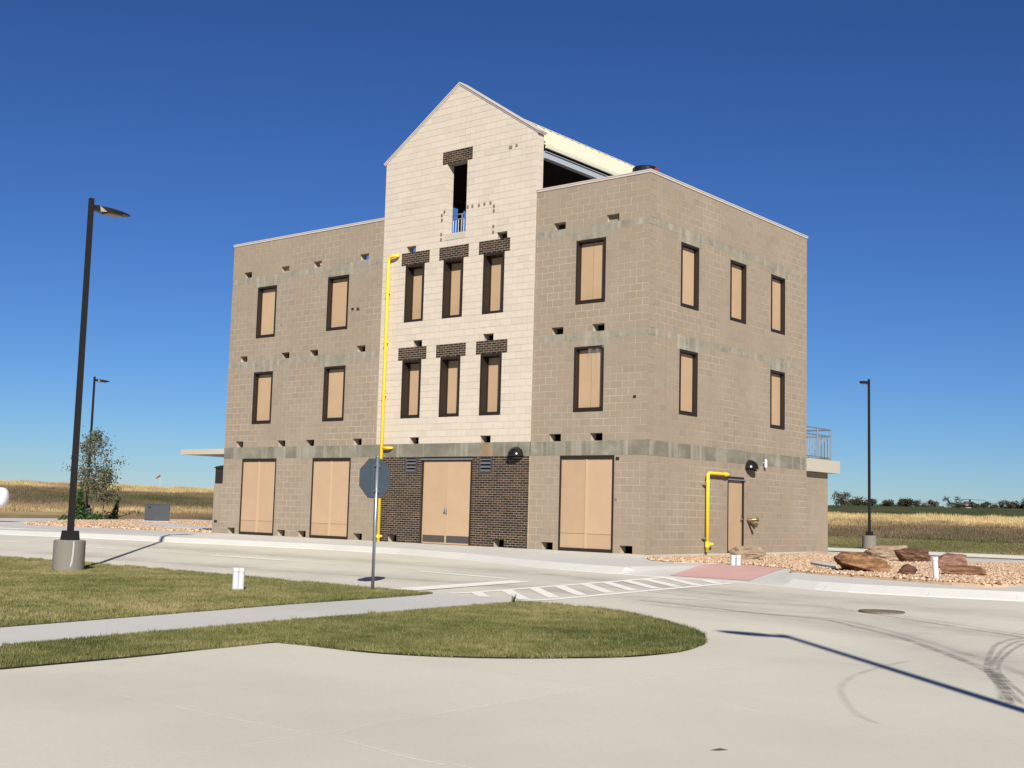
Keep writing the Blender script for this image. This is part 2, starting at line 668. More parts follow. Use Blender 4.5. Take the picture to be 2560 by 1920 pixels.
# ------------------------------------------------------------------ ground heights
def g(x, y):
    if y >= -2.3:
        return -.25 - .2 * min(1, max(0, (y - 8) / 17.))
    t = .12 * min(1, max(0, (2 - x) / 9))
    return -.25 - (.25 + t) * min(1, (-2.3 - y) / 7.7)


HSR = np.array([-1e4, -8, 0, 10, 22, 38, 55, 70, 100, 150, 250, 420, 560, 900, 3000])
HZR = np.array([-.62, -.62, -.42, -.34, .05, .92, 1.5, 1.5, 1.9, 3.3, 4.9, 6.2, 6.8, 8, 8])
HSL = np.array([-1e4, -8, 0, 3, 7, 12, 25, 35, 46, 60, 90, 150, 250, 420, 900, 3000])
HZL = np.array([-.62, -.62, -.36, -.30, -.20, .10, .80, 1.65, 2.45, 2.6, 2.5, 3.0, 4.2, 6, 8, 8])


def field_sh(x, y):
    a = np.asarray(y) - 28.5
    b = -48.0 - np.asarray(x)
    k = 12.0
    h = np.clip(.5 + .5 * (a - b) / k, 0, 1)
    return b * (1 - h) + a * h + k * h * (1 - h), h


def field_s(x, y):
    return field_sh(x, y)[0]


def terrain_z(x, y):
    s, h = field_sh(x, y)
    z = np.interp(s, HSR, HZR) * h + np.interp(s, HSL, HZL) * (1 - h)
    amp = np.clip((s - 20) / 60, 0, 1)
    return z + amp * (vnoise(x, y, .035, 3) - .5) * .35 + np.clip((s - 8) / 20, 0, 1) * (vnoise(x, y, .15, 5) - .5) * .16


def field_tone(x, y):
    """0 dark green .. .4 brown .. 1 pale gold"""
    s, h = field_sh(x, y)
    sw = s + (vnoise(x, y, .045, 1) - .5) * 13 + (vnoise(x, y, .16, 2) - .5) * 6
    tr = np.interp(sw, [0, 8, 14, 19, 21, 24, 34, 38, 42, 48, 66, 80, 95, 300, 400], [.40, .44, .34, .20, .32, .40, .44, .50, .75, .98, .98, .5, .06, .04, .10])
    tl = np.interp(sw, [0, 4, 6, 10, 12, 16, 20, 24, 27, 32, 34, 39, 42, 60, 120], [.24, .28, .64, .68, .50, .74, .56, .46, .28, .22, .40, .44, .82, .94, .88])
    t = tr * h + tl * (1 - h)
    return np.clip(t + (vnoise(x, y, .5, 4) - .5) * .28 + (vnoise(x, y, .11, 6) - .5) * .28, 0, 1)


# ------------------------------------------------------------------ ground sheet
def axis(lo, hi, core, fine):
    a = [core[0]]
    st = fine
    while a[-1] > lo:
        a.append(a[-1] - st)
        st *= 1.12
    b = list(np.arange(core[0], core[1], fine))
    c = [core[1]]
    st = fine
    while c[-1] < hi:
        c.append(c[-1] + st)
        st *= 1.12
    return np.array(sorted(set(np.round(a[1:] + b + c, 4))))


gx = axis(-2500, 2500, (-110, 25), 2.2)
gy = axis(-1500, 3000, (-20, 110), 2.2)
GX, GY = np.meshgrid(gx, gy)
GZ = terrain_z(GX, GY)
nx, ny = len(gx), len(gy)
idx = np.arange(nx * ny).reshape(ny, nx)
F = np.stack([idx[:-1, :-1].ravel(), idx[:-1, 1:].ravel(), idx[1:, 1:].ravel(), idx[1:, :-1].ravel()], 1)
V = np.stack([GX.ravel(), GY.ravel(), GZ.ravel()], 1)
tone = field_tone(V[:, 0], V[:, 1])
ground = np_mesh('ground', V, F, 'terrain', rnd=tone, attr='tone', dom='POINT')
tag(ground, 'rolling prairie ground of dry grass around the site', kind='structure')

# ------------------------------------------------------------------ road (concrete)
def sheet(name, xs, ys, zf, mat):
    X, Y = np.meshgrid(xs, ys)
    Z = np.array([[zf(x, y) for x in xs] for y in ys])
    i = np.arange(X.size).reshape(X.shape)
    F = np.stack([i[:-1, :-1].ravel(), i[:-1, 1:].ravel(), i[1:, 1:].ravel(), i[1:, :-1].ravel()], 1)
    return np_mesh(name, np.stack([X.ravel(), Y.ravel(), Z.ravel()], 1), F, mat)


road = sheet('road', [-56, -30, -10, -7, -5.5, -4, -2.5, -1, .5, 2, 6, 12, 20, 45], [-60, -30, -10, -9, -8, -7, -6, -5, -4, -3, -2.3, 0, 8, 16, 25, 28.2], lambda x, y: g(x, y), 'road')
tag(road, 'pale concrete street and parking pavement', kind='structure')

# road markings
def quad_mark(pts, name='road_marking', mat='paint', dz=.006, parent=road):
    mb = MB()
    mb.add([(x, y, g(x, y) + dz) for x, y in pts], [tuple(range(len(pts)))])
    return mb.build(name, mat, parent, recalc=False)


mark_n = [0]


def line_mark(a, b, w):
    mark_n[0] += 1
    a, b = Vector((*a, 0)), Vector((*b, 0))
    t = (b - a).normalized()
    n = Vector((-t.y, t.x, 0)) * w / 2
    nseg = max(2, int((b - a).length / .4))
    mb = MB()
    vs = []
    for i in range(nseg + 1):
        p = a.lerp(b, i / nseg)
        for q in (p - n, p + n):
            vs.append((q.x, q.y, g(q.x, q.y) + .0062 + mark_n[0] * .0001))
    mb.add(vs, [(2 * i, 2 * i + 2, 2 * i + 3, 2 * i + 1) for i in range(nseg)])
    return mb.build('road_marking', 'paint', road, recalc=False)


line_mark((2.46, -10.5), (3.31, -4.22), .20)
line_mark((4.36, -10.75), (5.12, -4.53), .20)
for a, b in [((2.52, -9.77), (3.40, -10.55)), ((2.63, -9.01), (4.24, -10.42)), ((2.75, -8.30), (4.31, -9.67)), ((2.86, -7.62), (4.39, -8.93)),
             ((2.95, -6.86), (4.50, -8.18)), ((3.05, -6.22), (4.58, -7.48)), ((3.13, -5.60), (4.68, -6.80)), ((3.21, -4.98), (4.78, -6.17)),
             ((3.31, -4.30), (4.88, -5.58)), ((4.36, -4.40), (4.97, -4.90))]:
    line_mark(a, b, .23)
quad_mark([(.85, -10.45), (1.29, -7.18), (1.85, -7.18), (1.55, -10.42)])
line_mark((-2.24, -6.39), (.94, -6.88), .16)
line_mark((-10.7, -5.86), (-7.65, -5.80), .16)
line_mark((-17.1, -5.88), (-15.3, -5.84), .16)
line_mark((-22.2, -5.9), (-20.4, -5.9), .16)

SK = [([(4.84, -8.56), (5.66, -8.37), (6.59, -8.22), (7.82, -8.0), (8.68, -7.88), (9.36, -8.15), (10.69, -8.83), (11.46, -9.26), (12.51, -9.82), (14.5, -11.0)], .10, 'skid'),
      ([(6.6, -7.95), (8.58, -7.67), (9.19, -7.93), (10.55, -8.47), (11.33, -8.88), (12.41, -9.51), (14.4, -10.6)], .09, 'skid_faint'),
      ([(5.59, -8.98), (6.42, -9.1), (7.45, -9.32), (8.39, -9.52), (9.48, -9.63), (10.16, -10.15), (10.84, -10.79), (11.51, -11.5), (12.19, -12.39), (12.82, -13.25), (13.35, -14.02), (13.72, -14.8), (14.05, -15.67), (14.3, -16.42)], .17, 'skid'),
      ([(6.05, -9.44), (7.22, -9.66), (8.29, -9.5), (9.4, -9.44), (10.11, -9.8), (10.96, -10.59), (11.79, -11.52), (12.56, -12.49), (13.09, -13.12), (13.76, -14.11), (14.6, -15.4)], .2, 'skid_faint'),
      ([(14.2, -9.0), (13.2, -9.35), (12.51, -9.92), (12.52, -10.96), (12.80, -12.15), (13.08, -13.13), (13.33, -13.94), (13.64, -14.72), (13.98, -15.48), (14.34, -16.42)], .085, 'skid'),
      ([(14.3, -9.2), (13.3, -9.6), (12.65, -10.2), (12.70, -11.17), (12.97, -12.41), (13.21, -13.37), (13.41, -14.02), (13.73, -14.79), (14.06, -15.53), (14.42, -16.38)], .07, 'skid'),
      ([(14.4, -9.4), (13.4, -9.9), (12.8, -10.5), (12.86, -11.4), (13.11, -12.69), (13.30, -13.46), (13.51, -14.11), (13.83, -14.85), (14.17, -15.58), (14.52, -16.27)], .07, 'skid'),
      ([(14.5, -10.9), (13.9, -11.4), (13.62, -12.3), (13.75, -13.2), (14.1, -14.1), (14.6, -15.0)], .06, 'skid'),
      ([(12.48, -13.8), (12.47, -14.57), (12.53, -15.26), (12.62, -15.81), (12.77, -16.35), (12.96, -16.82), (13.31, -17.49), (13.65, -18.03), (13.97, -18.35)], .10, 'skid_faint'),
      ([(-20, -4.6), (-8, -4.9), (0, -5.2), (4, -6.3), (8, -7.6)], .16, 'skid_faint'), ([(-20, -5.9), (-8, -6.0), (0, -6.3), (4, -7.2), (8, -8.3)], .16, 'skid_faint'),
      ([(-20, -8.1), (-8, -8.2), (0, -8.3), (5, -8.9)], .16, 'skid_faint'),
      *[([(x, y + o) for x, y in q], w, 'lane_dirt') for q in (
          [(-20, -4.4), (-8, -4.6), (0, -5.2), (4.5, -6.4), (8.5, -8.0), (12.5, -10.2), (16, -13)],
          [(-20, -7.9), (-8, -8.0), (0, -8.2), (4.5, -8.6), (8.5, -9.6), (11.5, -11.4), (14.5, -15)],
          [(4, -5.9), (8.5, -6.6), (14, -7.2), (20, -7.4)]) for o, w in ((0, 1.9),)]]
for i, (p, w, m) in enumerate(SK):
    ribbon(p, w, g, 'tyre_mark', m, road, dz=.0012 + .00015 * i)
# control joints and scuffs in the concrete
JN = [([(11.36, -27), (11.36, -10.5)], .02, 'joint'), ([(6.9, -10.4), (6.2, -5.2)], .02, 'joint'), ([(5.37, -10.43), (5.51, -9.09), (5.79, -7.57), (6.28, -5.59)], .025, 'joint'),
      ([(9.0, -21.75), (17, -21.85)], .02, 'joint'), ([(9.84, -17.03), (10.36, -17.55), (10.8, -18.0)], .02, 'joint'),
      ([(10.6, -18.32), (18, -18.38)], .015, 'joint'), ([(15.9, -27), (15.9, -6)], .015, 'joint'), ([(11.36, -14.8), (22, -14.8)], .012, 'joint_dark'),
      ([(11.48, -21.71), (11.85, -21.77), (12.23, -21.84), (12.66, -21.85)], .035, 'joint'),
      ([(11.54, -21.74), (11.44, -21.53), (11.34, -21.17), (11.32, -20.86)], .035, 'joint'), ([(12.79, -18.46), (13.02, -18.53)], .03, 'joint'),
      ([(12.25, -10.2), (12.25, -5.3)], .015, 'joint_dark')]
for x in (-30, -25.4, -20.8, -16.2, -11.6, -7.0, -2.4):
    JN.append(([(x, -10.0), (x, -2.6)], .018, 'joint_dark'))
for i, (p, w, m) in enumerate(JN):
    ribbon(p, w, g, 'pavement_joint', m, road, dz=.0034 + .0001 * i)

# ------------------------------------------------------------------ sidewalk round the building
EDGE = [(-44, -6.2), (-38, -5.2), (-32, -4.5), (-26, -3.85), (-20, -3.15), (-14, -2.65), (-10.2, -2.35), (-7, -2.3), (-4.2, -2.75), (-2.6, -3.2), (-1.2, -3.65),
        (.3, -4.0), (1.6, -4.15), (2.8, -4.2), (3.3, -4.2), (4.2, -4.22), (5.2, -4.28), (6.2, -4.6), (7.35, -4.95), (8.4, -4.92), (9.4, -4.78), (10.6, -4.55), (11.8, -4.25)]
EX = np.array([e[0] for e in EDGE]); EY = np.array([e[1] for e in EDGE])


def edge_y(x):
    return float(np.interp(x, EX, EY))


def ymax(x):
    return float(np.interp(x, [-44, -18.5, -18, 0, .94, 5.66, 7.2, 11.8], [6, 6, 10.3, 10.2, 9.75, 8.0, 9.9, 10.2]))


def ramp_len(x):
    return float(np.interp(x, [2.0, 3.3, 5.15, 6.3], [.27, 2.7, 2.7, .27]))


def walk_z(x, y):
    off = y - edge_y(x)
    base = g(x, y) + .15
    if -19 < x < .3 and y > -2.2:
        base += .08 * min(1, (y + 2.2) / 2.1) * (1 if x < -.3 else (.3 - x) / .6)
    L = ramp_len(x)
    k = min(1, max(0, off / L))
    low = g(x, y) + .006
    return low + (base - low) * k


xs = sorted(set(list(np.arange(-44, 11.81, .7)) + list(np.arange(1.6, 7, .2)) + [11.8]))
offs = [0, .03, .13, .27, .4, .8, 1.2, 1.7, 2.2, 2.7, 3.4, 4.4, 6, 9, 12, 15]
mb = MB()
vs = []
for x in xs:
    e = edge_y(x)
    for k, o in enumerate(offs):
        y = min(e + o, ymax(x))
        z = walk_z(x, y)
        vs.append((x, y, z if k else g(x, e) - .05))
        if k == 0:
            vs[-1] = (x, e - .001, g(x, e) - .05)
no = len(offs)
mb.add(vs, [(i * no + j, (i + 1) * no + j, (i + 1) * no + j + 1, i * no + j + 1) for i in range(len(xs) - 1) for j in range(no - 1)])
# right hand return and rear kerb
mb.add([(11.8, -4.25, -.36), (11.8, 10.8, -.45), (11.8, 10.8, -.12), (11.8, -4.25, -.14)], [(0, 1, 2, 3)])
sidewalk = mb.build('sidewalk', 'walk', None, recalc=False)
tag(sidewalk, 'raised concrete sidewalk with kerb around the building', kind='structure')
# kerb joints
for x in (-24, -18.5, -13, -7.5, -3.4, .6, 7.3, 9.3, 10.8):
    e = edge_y(x)
    mbj = MB()
    pts = [o for o in (0.01, .06, .13, .5, 1.0, 1.45)]
    vs = []
    for o in pts:
        for dx in (-.007, .007):
            vs.append((x + dx, e + o, walk_z(x, e + o) + .003))
    mbj.add(vs, [(2 * i, 2 * i + 1, 2 * i + 3, 2 * i + 2) for i in range(len(pts) - 1)])
    mbj.build('kerb_joint', 'joint_dark', sidewalk, recalc=False)
# red kerb ramp
mbr = MB()
A = [(3.20, -3.95), (2.75, -.75), (4.75, -1.35), (5.22, -4.02)]
n = 8
vs = []
for i in range(n + 1):
    for j in range(n + 1):
        s, t = i / n, j / n
        a = Vector(A[0]).lerp(Vector(A[3]), s)
        b = Vector(A[1]).lerp(Vector(A[2]), s)
        p = a.lerp(b, t)
        vs.append((p.x, p.y, walk_z(p.x, p.y) + .008))
mbr.add(vs, [(i * (n + 1) + j, (i + 1) * (n + 1) + j, (i + 1) * (n + 1) + j + 1, i * (n + 1) + j + 1) for i in range(n) for j in range(n)])
mbr.build('tactile_ramp', 'ramp_red', sidewalk, recalc=False)
# rear kerb along the far street and platform on the left
mb = MB()
mb.box(-40, 45, 28.2, 28.75, -.6, -.285)
kerb = mb.build('kerb', 'walk')
tag(kerb, 'pale concrete kerb along the far street', kind='structure')

# left planting platform
LP = [(-44, -6.2), (-46.5, 2), (-50, 12), (-53, 25), (-30, 20), (-18, 12), (-18, -1)]
mb = MB()
mb.prism([(x, y, -.45) for x, y in LP], (0, 0, .345))
plat = mb.build('pavement', 'walk')
tag(plat, 'concrete paving beside the planting bed', kind='structure')

# ------------------------------------------------------------------ foreground walk and lawns
mb = MB()
WK = [(2.45, -10.75), (3.0, -15), (3.45, -17.7), (3.8, -20), (4.3, -26), (6.0, -26), (5.50, -20.8), (5.28, -19), (5.03, -16.6), (4.86, -14.2), (4.62, -11.6), (4.55, -10.75)]
mb.prism([(x, y, -.58) for x, y in WK], (0, 0, .092))
walk = mb.build('footpath', 'walk')
tag(walk, 'pale concrete footpath between the two lawns', kind='structure')

LAWN = [(-60, -10.3), (-16.9, -9.93), (-14.9, -9.81), (-12.65, -9.57), (-7.85, -9.52), (-4.4, -9.85), (-1.04, -10.42), (1.1, -10.85), (2.45, -10.95), (2.97, -15), (3.42, -17.75), (3.76, -20), (4.2, -26), (-7, -26), (-60, -26)]
ISLE = [(4.65, -11.2), (5.2, -11.02), (6.39, -11.15), (6.9, -11.37), (7.7, -11.85), (8.46, -12.42), (9.18, -13.04), (9.75, -13.72), (10.1, -14.4), (10.3, -15.1), (10.33, -15.6), (10.2, -16.29),
        (9.71, -17.07), (9.35, -17.5), (8.94, -17.82), (8.45, -18.08), (8.0, -18.18), (7.4, -18.2), (6.88, -18.3), (7.05, -20.2), (7.1, -21.7), (7.2, -26), (6.05, -26), (5.5, -20.8), (5.28, -19), (5.03, -16.6), (4.86, -14.2), (4.62, -11.6)]


def lawn_obj(name, poly, label):
    bm = bmesh.new()
    bv = [bm.verts.new((x, y, 0)) for x, y in poly]
    bm.faces.new(bv)
    for xc in (-7, -5.5, -4, -2.5, -1, .5, 2):
        bmesh.ops.bisect_plane(bm, geom=bm.verts[:] + bm.edges[:] + bm.faces[:], plane_co=(xc, 0, 0), plane_no=(1, 0, 0))
    for yc in (-10,):
        bmesh.ops.bisect_plane(bm, geom=bm.verts[:] + bm.edges[:] + bm.faces[:], plane_co=(0, yc, 0), plane_no=(0, 1, 0))
    top = bm.faces[:]
    r = bmesh.ops.extrude_face_region(bm, geom=top)
    for v in [q for q in r['geom'] if isinstance(q, bmesh.types.BMVert)]:
        v.co.z = g(v.co.x, v.co.y) + .012
    for f in top:
        for v in f.verts:
            v.co.z = g(v.co.x, v.co.y) - .1
    bmesh.ops.triangulate(bm, faces=bm.faces)
    bmesh.ops.recalc_face_normals(bm, faces=bm.faces)
    me = bpy.data.meshes.new(name)
    bm.to_mesh(me)
    bm.free()
    o = link(name, me, 'soil', None, (0, 0, 0))
    tag(o, label, kind='structure')
    return o


lawn_obj('lawn', LAWN, 'mown lawn beside the street, dry green')
lawn_obj('lawn', ISLE, 'rounded grass island in the pavement')


def blades(P, z0, hmin, hmax, w, name, label, mat='grass', tone=None, seed=0, lean=.5):
    n = len(P)
    az = rng.random(n) * 2 * np.pi
    h = hmin + (hmax - hmin) * rng.random(n) ** 1.3
    la = rng.random(n) * 2 * np.pi
    ll = lean * h * rng.random(n)
    ww = w * (.6 + .8 * rng.random(n))
    dx, dy = np.cos(az) * ww / 2, np.sin(az) * ww / 2
    z = z0 if np.ndim(z0) else np.full(n, z0)
    V = np.empty((n, 3, 3))
    V[:, 0] = np.stack([P[:, 0] - dx, P[:, 1] - dy, z], 1)
    V[:, 1] = np.stack([P[:, 0] + dx, P[:, 1] + dy, z], 1)
    V[:, 2] = np.stack([P[:, 0] + np.cos(la) * ll, P[:, 1] + np.sin(la) * ll, z + h], 1)
    F = np.arange(3 * n).reshape(n, 3)
    o = np_mesh(name, V.reshape(-1, 3), F, mat, rnd=tone, attr='tone' if mat == 'field' else 'rnd')
    tag(o, label, 'grass', kind='stuff')
    return o


def lawn_tone(P, bias=0.0):
    t = .50 + bias + (vnoise(P[:, 0], P[:, 1], .3, 1) - .5) * .34 + (vnoise(P[:, 0], P[:, 1], .9, 2) - .5) * .42 + (vnoise(P[:, 0], P[:, 1], 3.5, 3) - .5) * .3 + (vnoise(P[:, 0], P[:, 1], 9, 5) - .5) * .2
    t = t + (rng.random(len(P)) - .5) * .5
    return np.clip(t, 0, 1)


P = sample_poly([p for p in ISLE if p[1] > -23.5], 330000)
blades(P, np.array([g(*q) for q in P]) + .011, .012, .042, .009, 'turf', 'short green and straw grass covering the rounded island', tone=lawn_tone(P))
LV = [(-22, -10.1), (-16.9, -9.93), (-14.9, -9.81), (-12.65, -9.57), (-7.85, -9.52), (-4.4, -9.85), (-1.04, -10.42), (1.1, -10.85), (2.43, -10.95), (2.97, -15), (3.42, -17.75), (3.76, -20.2), (-3, -18), (-12, -16)]
P = sample_poly(LV, 330000)
blades(P, np.array([g(*q) for q in P]) + .011, .015, .048, .013, 'turf', 'short green and straw grass covering the street-side lawn', tone=lawn_tone(P, .08))

def clumps(poly, n, k, label, smin, smax):
    c = sample_poly(poly, n)
    P = np.repeat(c, k, 0) + rng.normal(0, .035, (n * k, 2)) * np.repeat(.6 + rng.random(n), k)[:, None]
    P = P[inpoly(P, poly)]
    z = np.array([g(*q) for q in P]) + .011
    t = np.clip(.18 + .5 * rng.random(len(P)) ** 2, 0, 1)
    return blades(P, z, smin, smax, .011, 'grass_tufts', label, tone=t, lean=.9)


clumps([p for p in ISLE if p[1] > -23.5], 420, 24, 'taller grass tufts scattered over the rounded island', .03, .085)
clumps(LV, 420, 24, 'taller grass tufts scattered over the street-side lawn', .03, .095)


def edge_fringe(pts, n, label):
    """ragged blades hanging over the edge of the concrete"""
    P = []
    seg = [(Vector(pts[i]), Vector(pts[i + 1])) for i in range(len(pts) - 1)]
    tot = sum((b - a).length for a, b in seg)
    for a, b in seg:
        m = int(n * (b - a).length / tot)
        t = rng.random(m)
        d = (b - a).normalized()
        o = rng.normal(0, .018, m)
        q = np.stack([a.x + (b.x - a.x) * t - d.y * o, a.y + (b.y - a.y) * t + d.x * o], 1)
        P.append(q)
    P = np.vstack(P)
    keep = vnoise(P[:, 0], P[:, 1], 2.2, 4) > .35
    P = P[keep]
    z = np.array([g(*q) for q in P]) + .006
    return blades(P, z, .02, .075, .011, 'grass_fringe', label, tone=lawn_tone(P, -.05), lean=1.3)


edge_fringe(ISLE[:19], 9000, 'ragged grass blades along the edge of the rounded island')
edge_fringe(LAWN[1:11], 12000, 'ragged grass blades along the edge of the street-side lawn')
for pts in (ISLE[8:22], LAWN[7:12]):
    ribbon(pts, .045, g, 'lawn_edge_line', 'edge_dark', road, dz=.0145)  # thin dark line along the lawn edges

# ------------------------------------------------------------------ tall field grass
def frustum_pts(px0, px1, dmin, dmax, n):
    d = np.sqrt(dmin ** 2 + (dmax ** 2 - dmin ** 2) * rng.random(n))
    u = px0 + (px1 - px0) * rng.random(n)
    k = (u - 1280) / FPX
    dirx = _f[0] + CR[0] * k
    diry = _f[1] + CR[1] * k
    return np.stack([CAM[0] + dirx * d, CAM[1] + diry * d], 1)


def field_grass(px0, px1, n, dmin, dmax, label, s0, s1, wide):
    P = frustum_pts(px0, px1, dmin, dmax, n)
    s = field_s(P[:, 0], P[:, 1])
    P = P[(s > s0 + (vnoise(P[:, 0], P[:, 1], .2, 7) - .5) * 5) & (s < s1)]
    s = field_s(P[:, 0], P[:, 1])
    tone = np.clip(field_tone(P[:, 0], P[:, 1]) + (rng.random(len(P)) - .5) * .22, 0, 1)
    z = terrain_z(P[:, 0], P[:, 1]) - .05
    clump = vnoise(P[:, 0], P[:, 1], .6, 8)
    hs = (.55 + .9 * clump ** 1.5) * np.interp(s, [12, 20, 36, 46], [1.0, .6, .6, 1.0])
    o = blades(P, z, .10 * hs, .46 * hs, wide, 'prairie_grass', label, 'field', tone=tone, lean=.5)
    return o


field_grass(-350, 700, 260000, 74, 150, 'tall dry prairie grass on the slope behind the planting bed', 11, 75, .06)
field_grass(1950, 2850, 200000, 70, 150, 'tall brown and golden grass on the slope behind the far street', 20, 78, .06)
# short mown verge blades
P = frustum_pts(1950, 2850, 55, 82, 60000)
s = field_s(P[:, 0], P[:, 1])
P = P[(s > .6) & (s < 20)]
blades(P, terrain_z(P[:, 0], P[:, 1]) - .01, .02, .06, .07, 'verge_turf', 'mown green verge beyond the far street', tone=np.clip(.52 + (vnoise(P[:, 0], P[:, 1], .12, 3) - .5) * .6 + (rng.random(len(P)) - .5) * .3, 0, 1))

# ------------------------------------------------------------------ gravel beds
def stones(poly, n, zf, size, name, label, parent=None):
    P = sample_poly(poly, n)
    base = np.array([(1, 0, 0), (-1, 0, 0), (0, 1, 0), (0, -1, 0), (0, 0, 1), (0, 0, -1)], float)
    Fb = np.array([(0, 2, 4), (2, 1, 4), (1, 3, 4), (3, 0, 4), (2, 0, 5), (1, 2, 5), (3, 1, 5), (0, 3, 5)])
    S = size * (.45 + .9 * rng.random((n, 3)) ** 1.2)
    S[:, 2] *= .7
    a = rng.random(n) * 6.283
    ti = (rng.random(n) - .5) * 1.2
    B = base[None] * S[:, None, :] * (0.8 + .4 * rng.random((n, 6, 1)))
    # tilt about x then rotate about z
    y = B[..., 1] * np.cos(ti)[:, None] - B[..., 2] * np.sin(ti)[:, None]
    z = B[..., 1] * np.sin(ti)[:, None] + B[..., 2] * np.cos(ti)[:, None]
    x = B[..., 0]
    X = x * np.cos(a)[:, None] - y * np.sin(a)[:, None]
    Y = x * np.sin(a)[:, None] + y * np.cos(a)[:, None]
    Z0 = np.array([zf(p[0], p[1]) for p in P]) + size * .25 * rng.random(n)
    V = np.stack([X + P[:, :1], Y + P[:, 1:], z + Z0[:, None]], 2).reshape(-1, 3)
    F = (Fb[None] + 6 * np.arange(n)[:, None, None]).reshape(-1, 3)
    r = np.repeat(np.clip(rng.normal(.5, .22, n), 0, 1), 8)
    o = np_mesh(name, V, F, 'gravel', parent, rnd=r)
    tag(o, label, 'gravel', kind='stuff')
    return o


GR = [(.25, -.35), (1.04, -1.15), (2.2, -1.45), (2.75, -.6), (4.9, -1.2), (5.25, -2.55), (6.44, -3.03), (8.19, -3.46), (9.4, -3.75), (10.0, -3.7), (10.3, -3.3), (10.4, -2.3), (10.5, 8.9), (.3, 9.6)]
GR = [(.12, -.25), (1.04, -1.20), (1.8, -1.5), (2.5, -.62), (3.9, -1.0), (4.95, -1.45), (5.5, -2.65), (6.44, -3.03), (8.19, -3.46), (9.4, -3.75), (10.0, -3.7), (10.3, -3.3), (10.4, -2.3), (10.5, 9.6), (6.9, 9.6), (5.66, 7.78), (.94, 9.5), (.15, 9.8)]


def wz(x, y):
    return walk_z(x, y) + .012


mb = MB()
mb.prism([(x, y, -.2) for x, y in GR], (0, 0, .118))
bed = mb.build('gravel_bed', 'gravel_base')
tag(bed, 'tan gravel bed beside the building', kind='structure')
stones(GR, 26000, lambda x, y: -.075, .055, 'gravel', 'loose tan gravel in the bed with the boulders')
mb = MB()
LG = [(-36.5, 3.4), (-33.4, 1.2), (-31.5, .9), (-26.7, 1.6), (-18.2, 2.9), (-18.2, 11), (-28, 16), (-44, 19), (-47, 13), (-40.5, 7.1)]
mb.prism([(x, y, -.2) for x, y in LG], (0, 0, .112))
bed2 = mb.build('gravel_bed', 'gravel_base')
tag(bed2, 'tan gravel bed around the young trees', kind='structure')
stones(LG, 22000, lambda x, y: -.08, .085, 'gravel', 'loose tan gravel around the young trees')
mb = MB()
mb.prism([(x, y, -.12) for x, y in [(-18, 4.2), (-18, 2.95), (-27.2, 4.35), (-33, 6.5), (-33, 8.6), (-27, 6.3)]], (0, 0, .13))
path = mb.build('path', 'walk')
tag(path, 'narrow concrete path crossing the gravel bed', kind='structure')
mb = MB()
mb.prism([(x, y, -.12) for x, y in [(4.2, 1.4), (5.27, .17), (5.94, -1.31), (5.43, -.81), (4.5, .45)]], (0, 0, .128))
path2 = mb.build('path', 'walk')
tag(path2, 'small concrete slab showing through the gravel beside the brown boulder', kind='structure')

# ================================================================== the building
M = .2032
W = 88.2 * M          # 17.92
D = 47.5 * M          # 9.652
XL, XR = -50.15 * M, -19.4 * M   # pale gable bay
ZT = 51 * M
PROUD = .03
BLD = empty('training_building', (-9, 4.8, 0), 'three-storey tan block building with a pale gabled bay and shuttered windows', 'building')


class Face:
    def __init__(s, kind, off=0.0):
        s.kind = kind
        s.off = off

    def p(s, u, v, d):
        d = d + s.off
        return (u, -d, v) if s.kind == 'front' else (d, u, v)

    def box(s, mb, u0, u1, v0, v1, d0, d1, rnd=None):
        p = s.p
        mb.hexa([p(u0, v0, d0), p(u1, v0, d0), p(u1, v0, d1), p(u0, v0, d1), p(u0, v1, d0), p(u1, v1, d0), p(u1, v1, d1), p(u0, v1, d1)], rnd)


FR = Face('front')
FW = Face('front', PROUD)
SD = Face('side')


def R(a, b, v0, v1):  # front rectangle from modules measured leftwards from the corner
    return (-a * M, -b * M, v0 * M, v1 * M)


WIN_T = [R(81, 76, 19, 28), R(63, 58, 19, 28), R(81, 76, 34, 43), R(63, 58, 34, 43)]
WIN_R = [R(12.05, 7.1, 19, 28), R(12.05, 7.1, 34, 43)]
WIN_W = [R(a, a - 4, v, v + 9) for v in (19, 34) for a in (45, 37, 29)]
DOOR_L = [R(83, 74, 0, 13), R(64.9, 55.9, 0, 13)]
DOOR_R = [R(14.1, 5.1, 0, 13)]
DOOR_M = [R(40.05, 30.05, 0, 13)]
LINT = [R(a + 1, a - 5, v, v + 2) for v in (28, 43) for a in (45, 37, 29)] + [R(37.9, 31.8, 58, 60)]
SLOT = R(36.9, 32.8, 47, 58)
SILL = R(36.9, 32.8, 46, 47)
HOLE_L = [R(85, 83, 45, 46), R(75, 73, 45, 46), R(66.8, 64.8, 45, 46), R(55.6, 53.6, 45, 46)]
for v in (30, 15):
    HOLE_L += [R(85.1, 83.1, v, v + 1), R(74, 72, v, v + 1), R(66.8, 64.8, v, v + 1), R(55.6, 53.6, v, v + 1)]
HOLE_L += [R(86.3, 84.3, 0, 1), R(73.1, 71.1, 0, 1), R(67.9, 65.9, 0, 1), R(54.6, 52.7, 0, 1)]
HOLE_R = [R(16.1, 14.1, 45, 46), R(7, 5, 45, 46), R(16.1, 14.1, 30, 31), R(9.1, 7.1, 30, 31), R(16.1, 14.1, 15, 16), R(9.1, 7.1, 15, 16), R(17.1, 15.1, 0, 1), R(4.0, 2.0, 0, 1)]
HOLE_W = [R(45, 43, 45, 46), R(26.6, 24.6, 45, 46), R(42.9, 41, 30, 31), R(28.7, 26.7, 30, 31), R(42.9, 41, 15, 16), R(28.7, 26.7, 15, 16)]
HOLE_B = [R(46.9, 45, 0, 1), R(25.7, 23.7, 0, 1)]
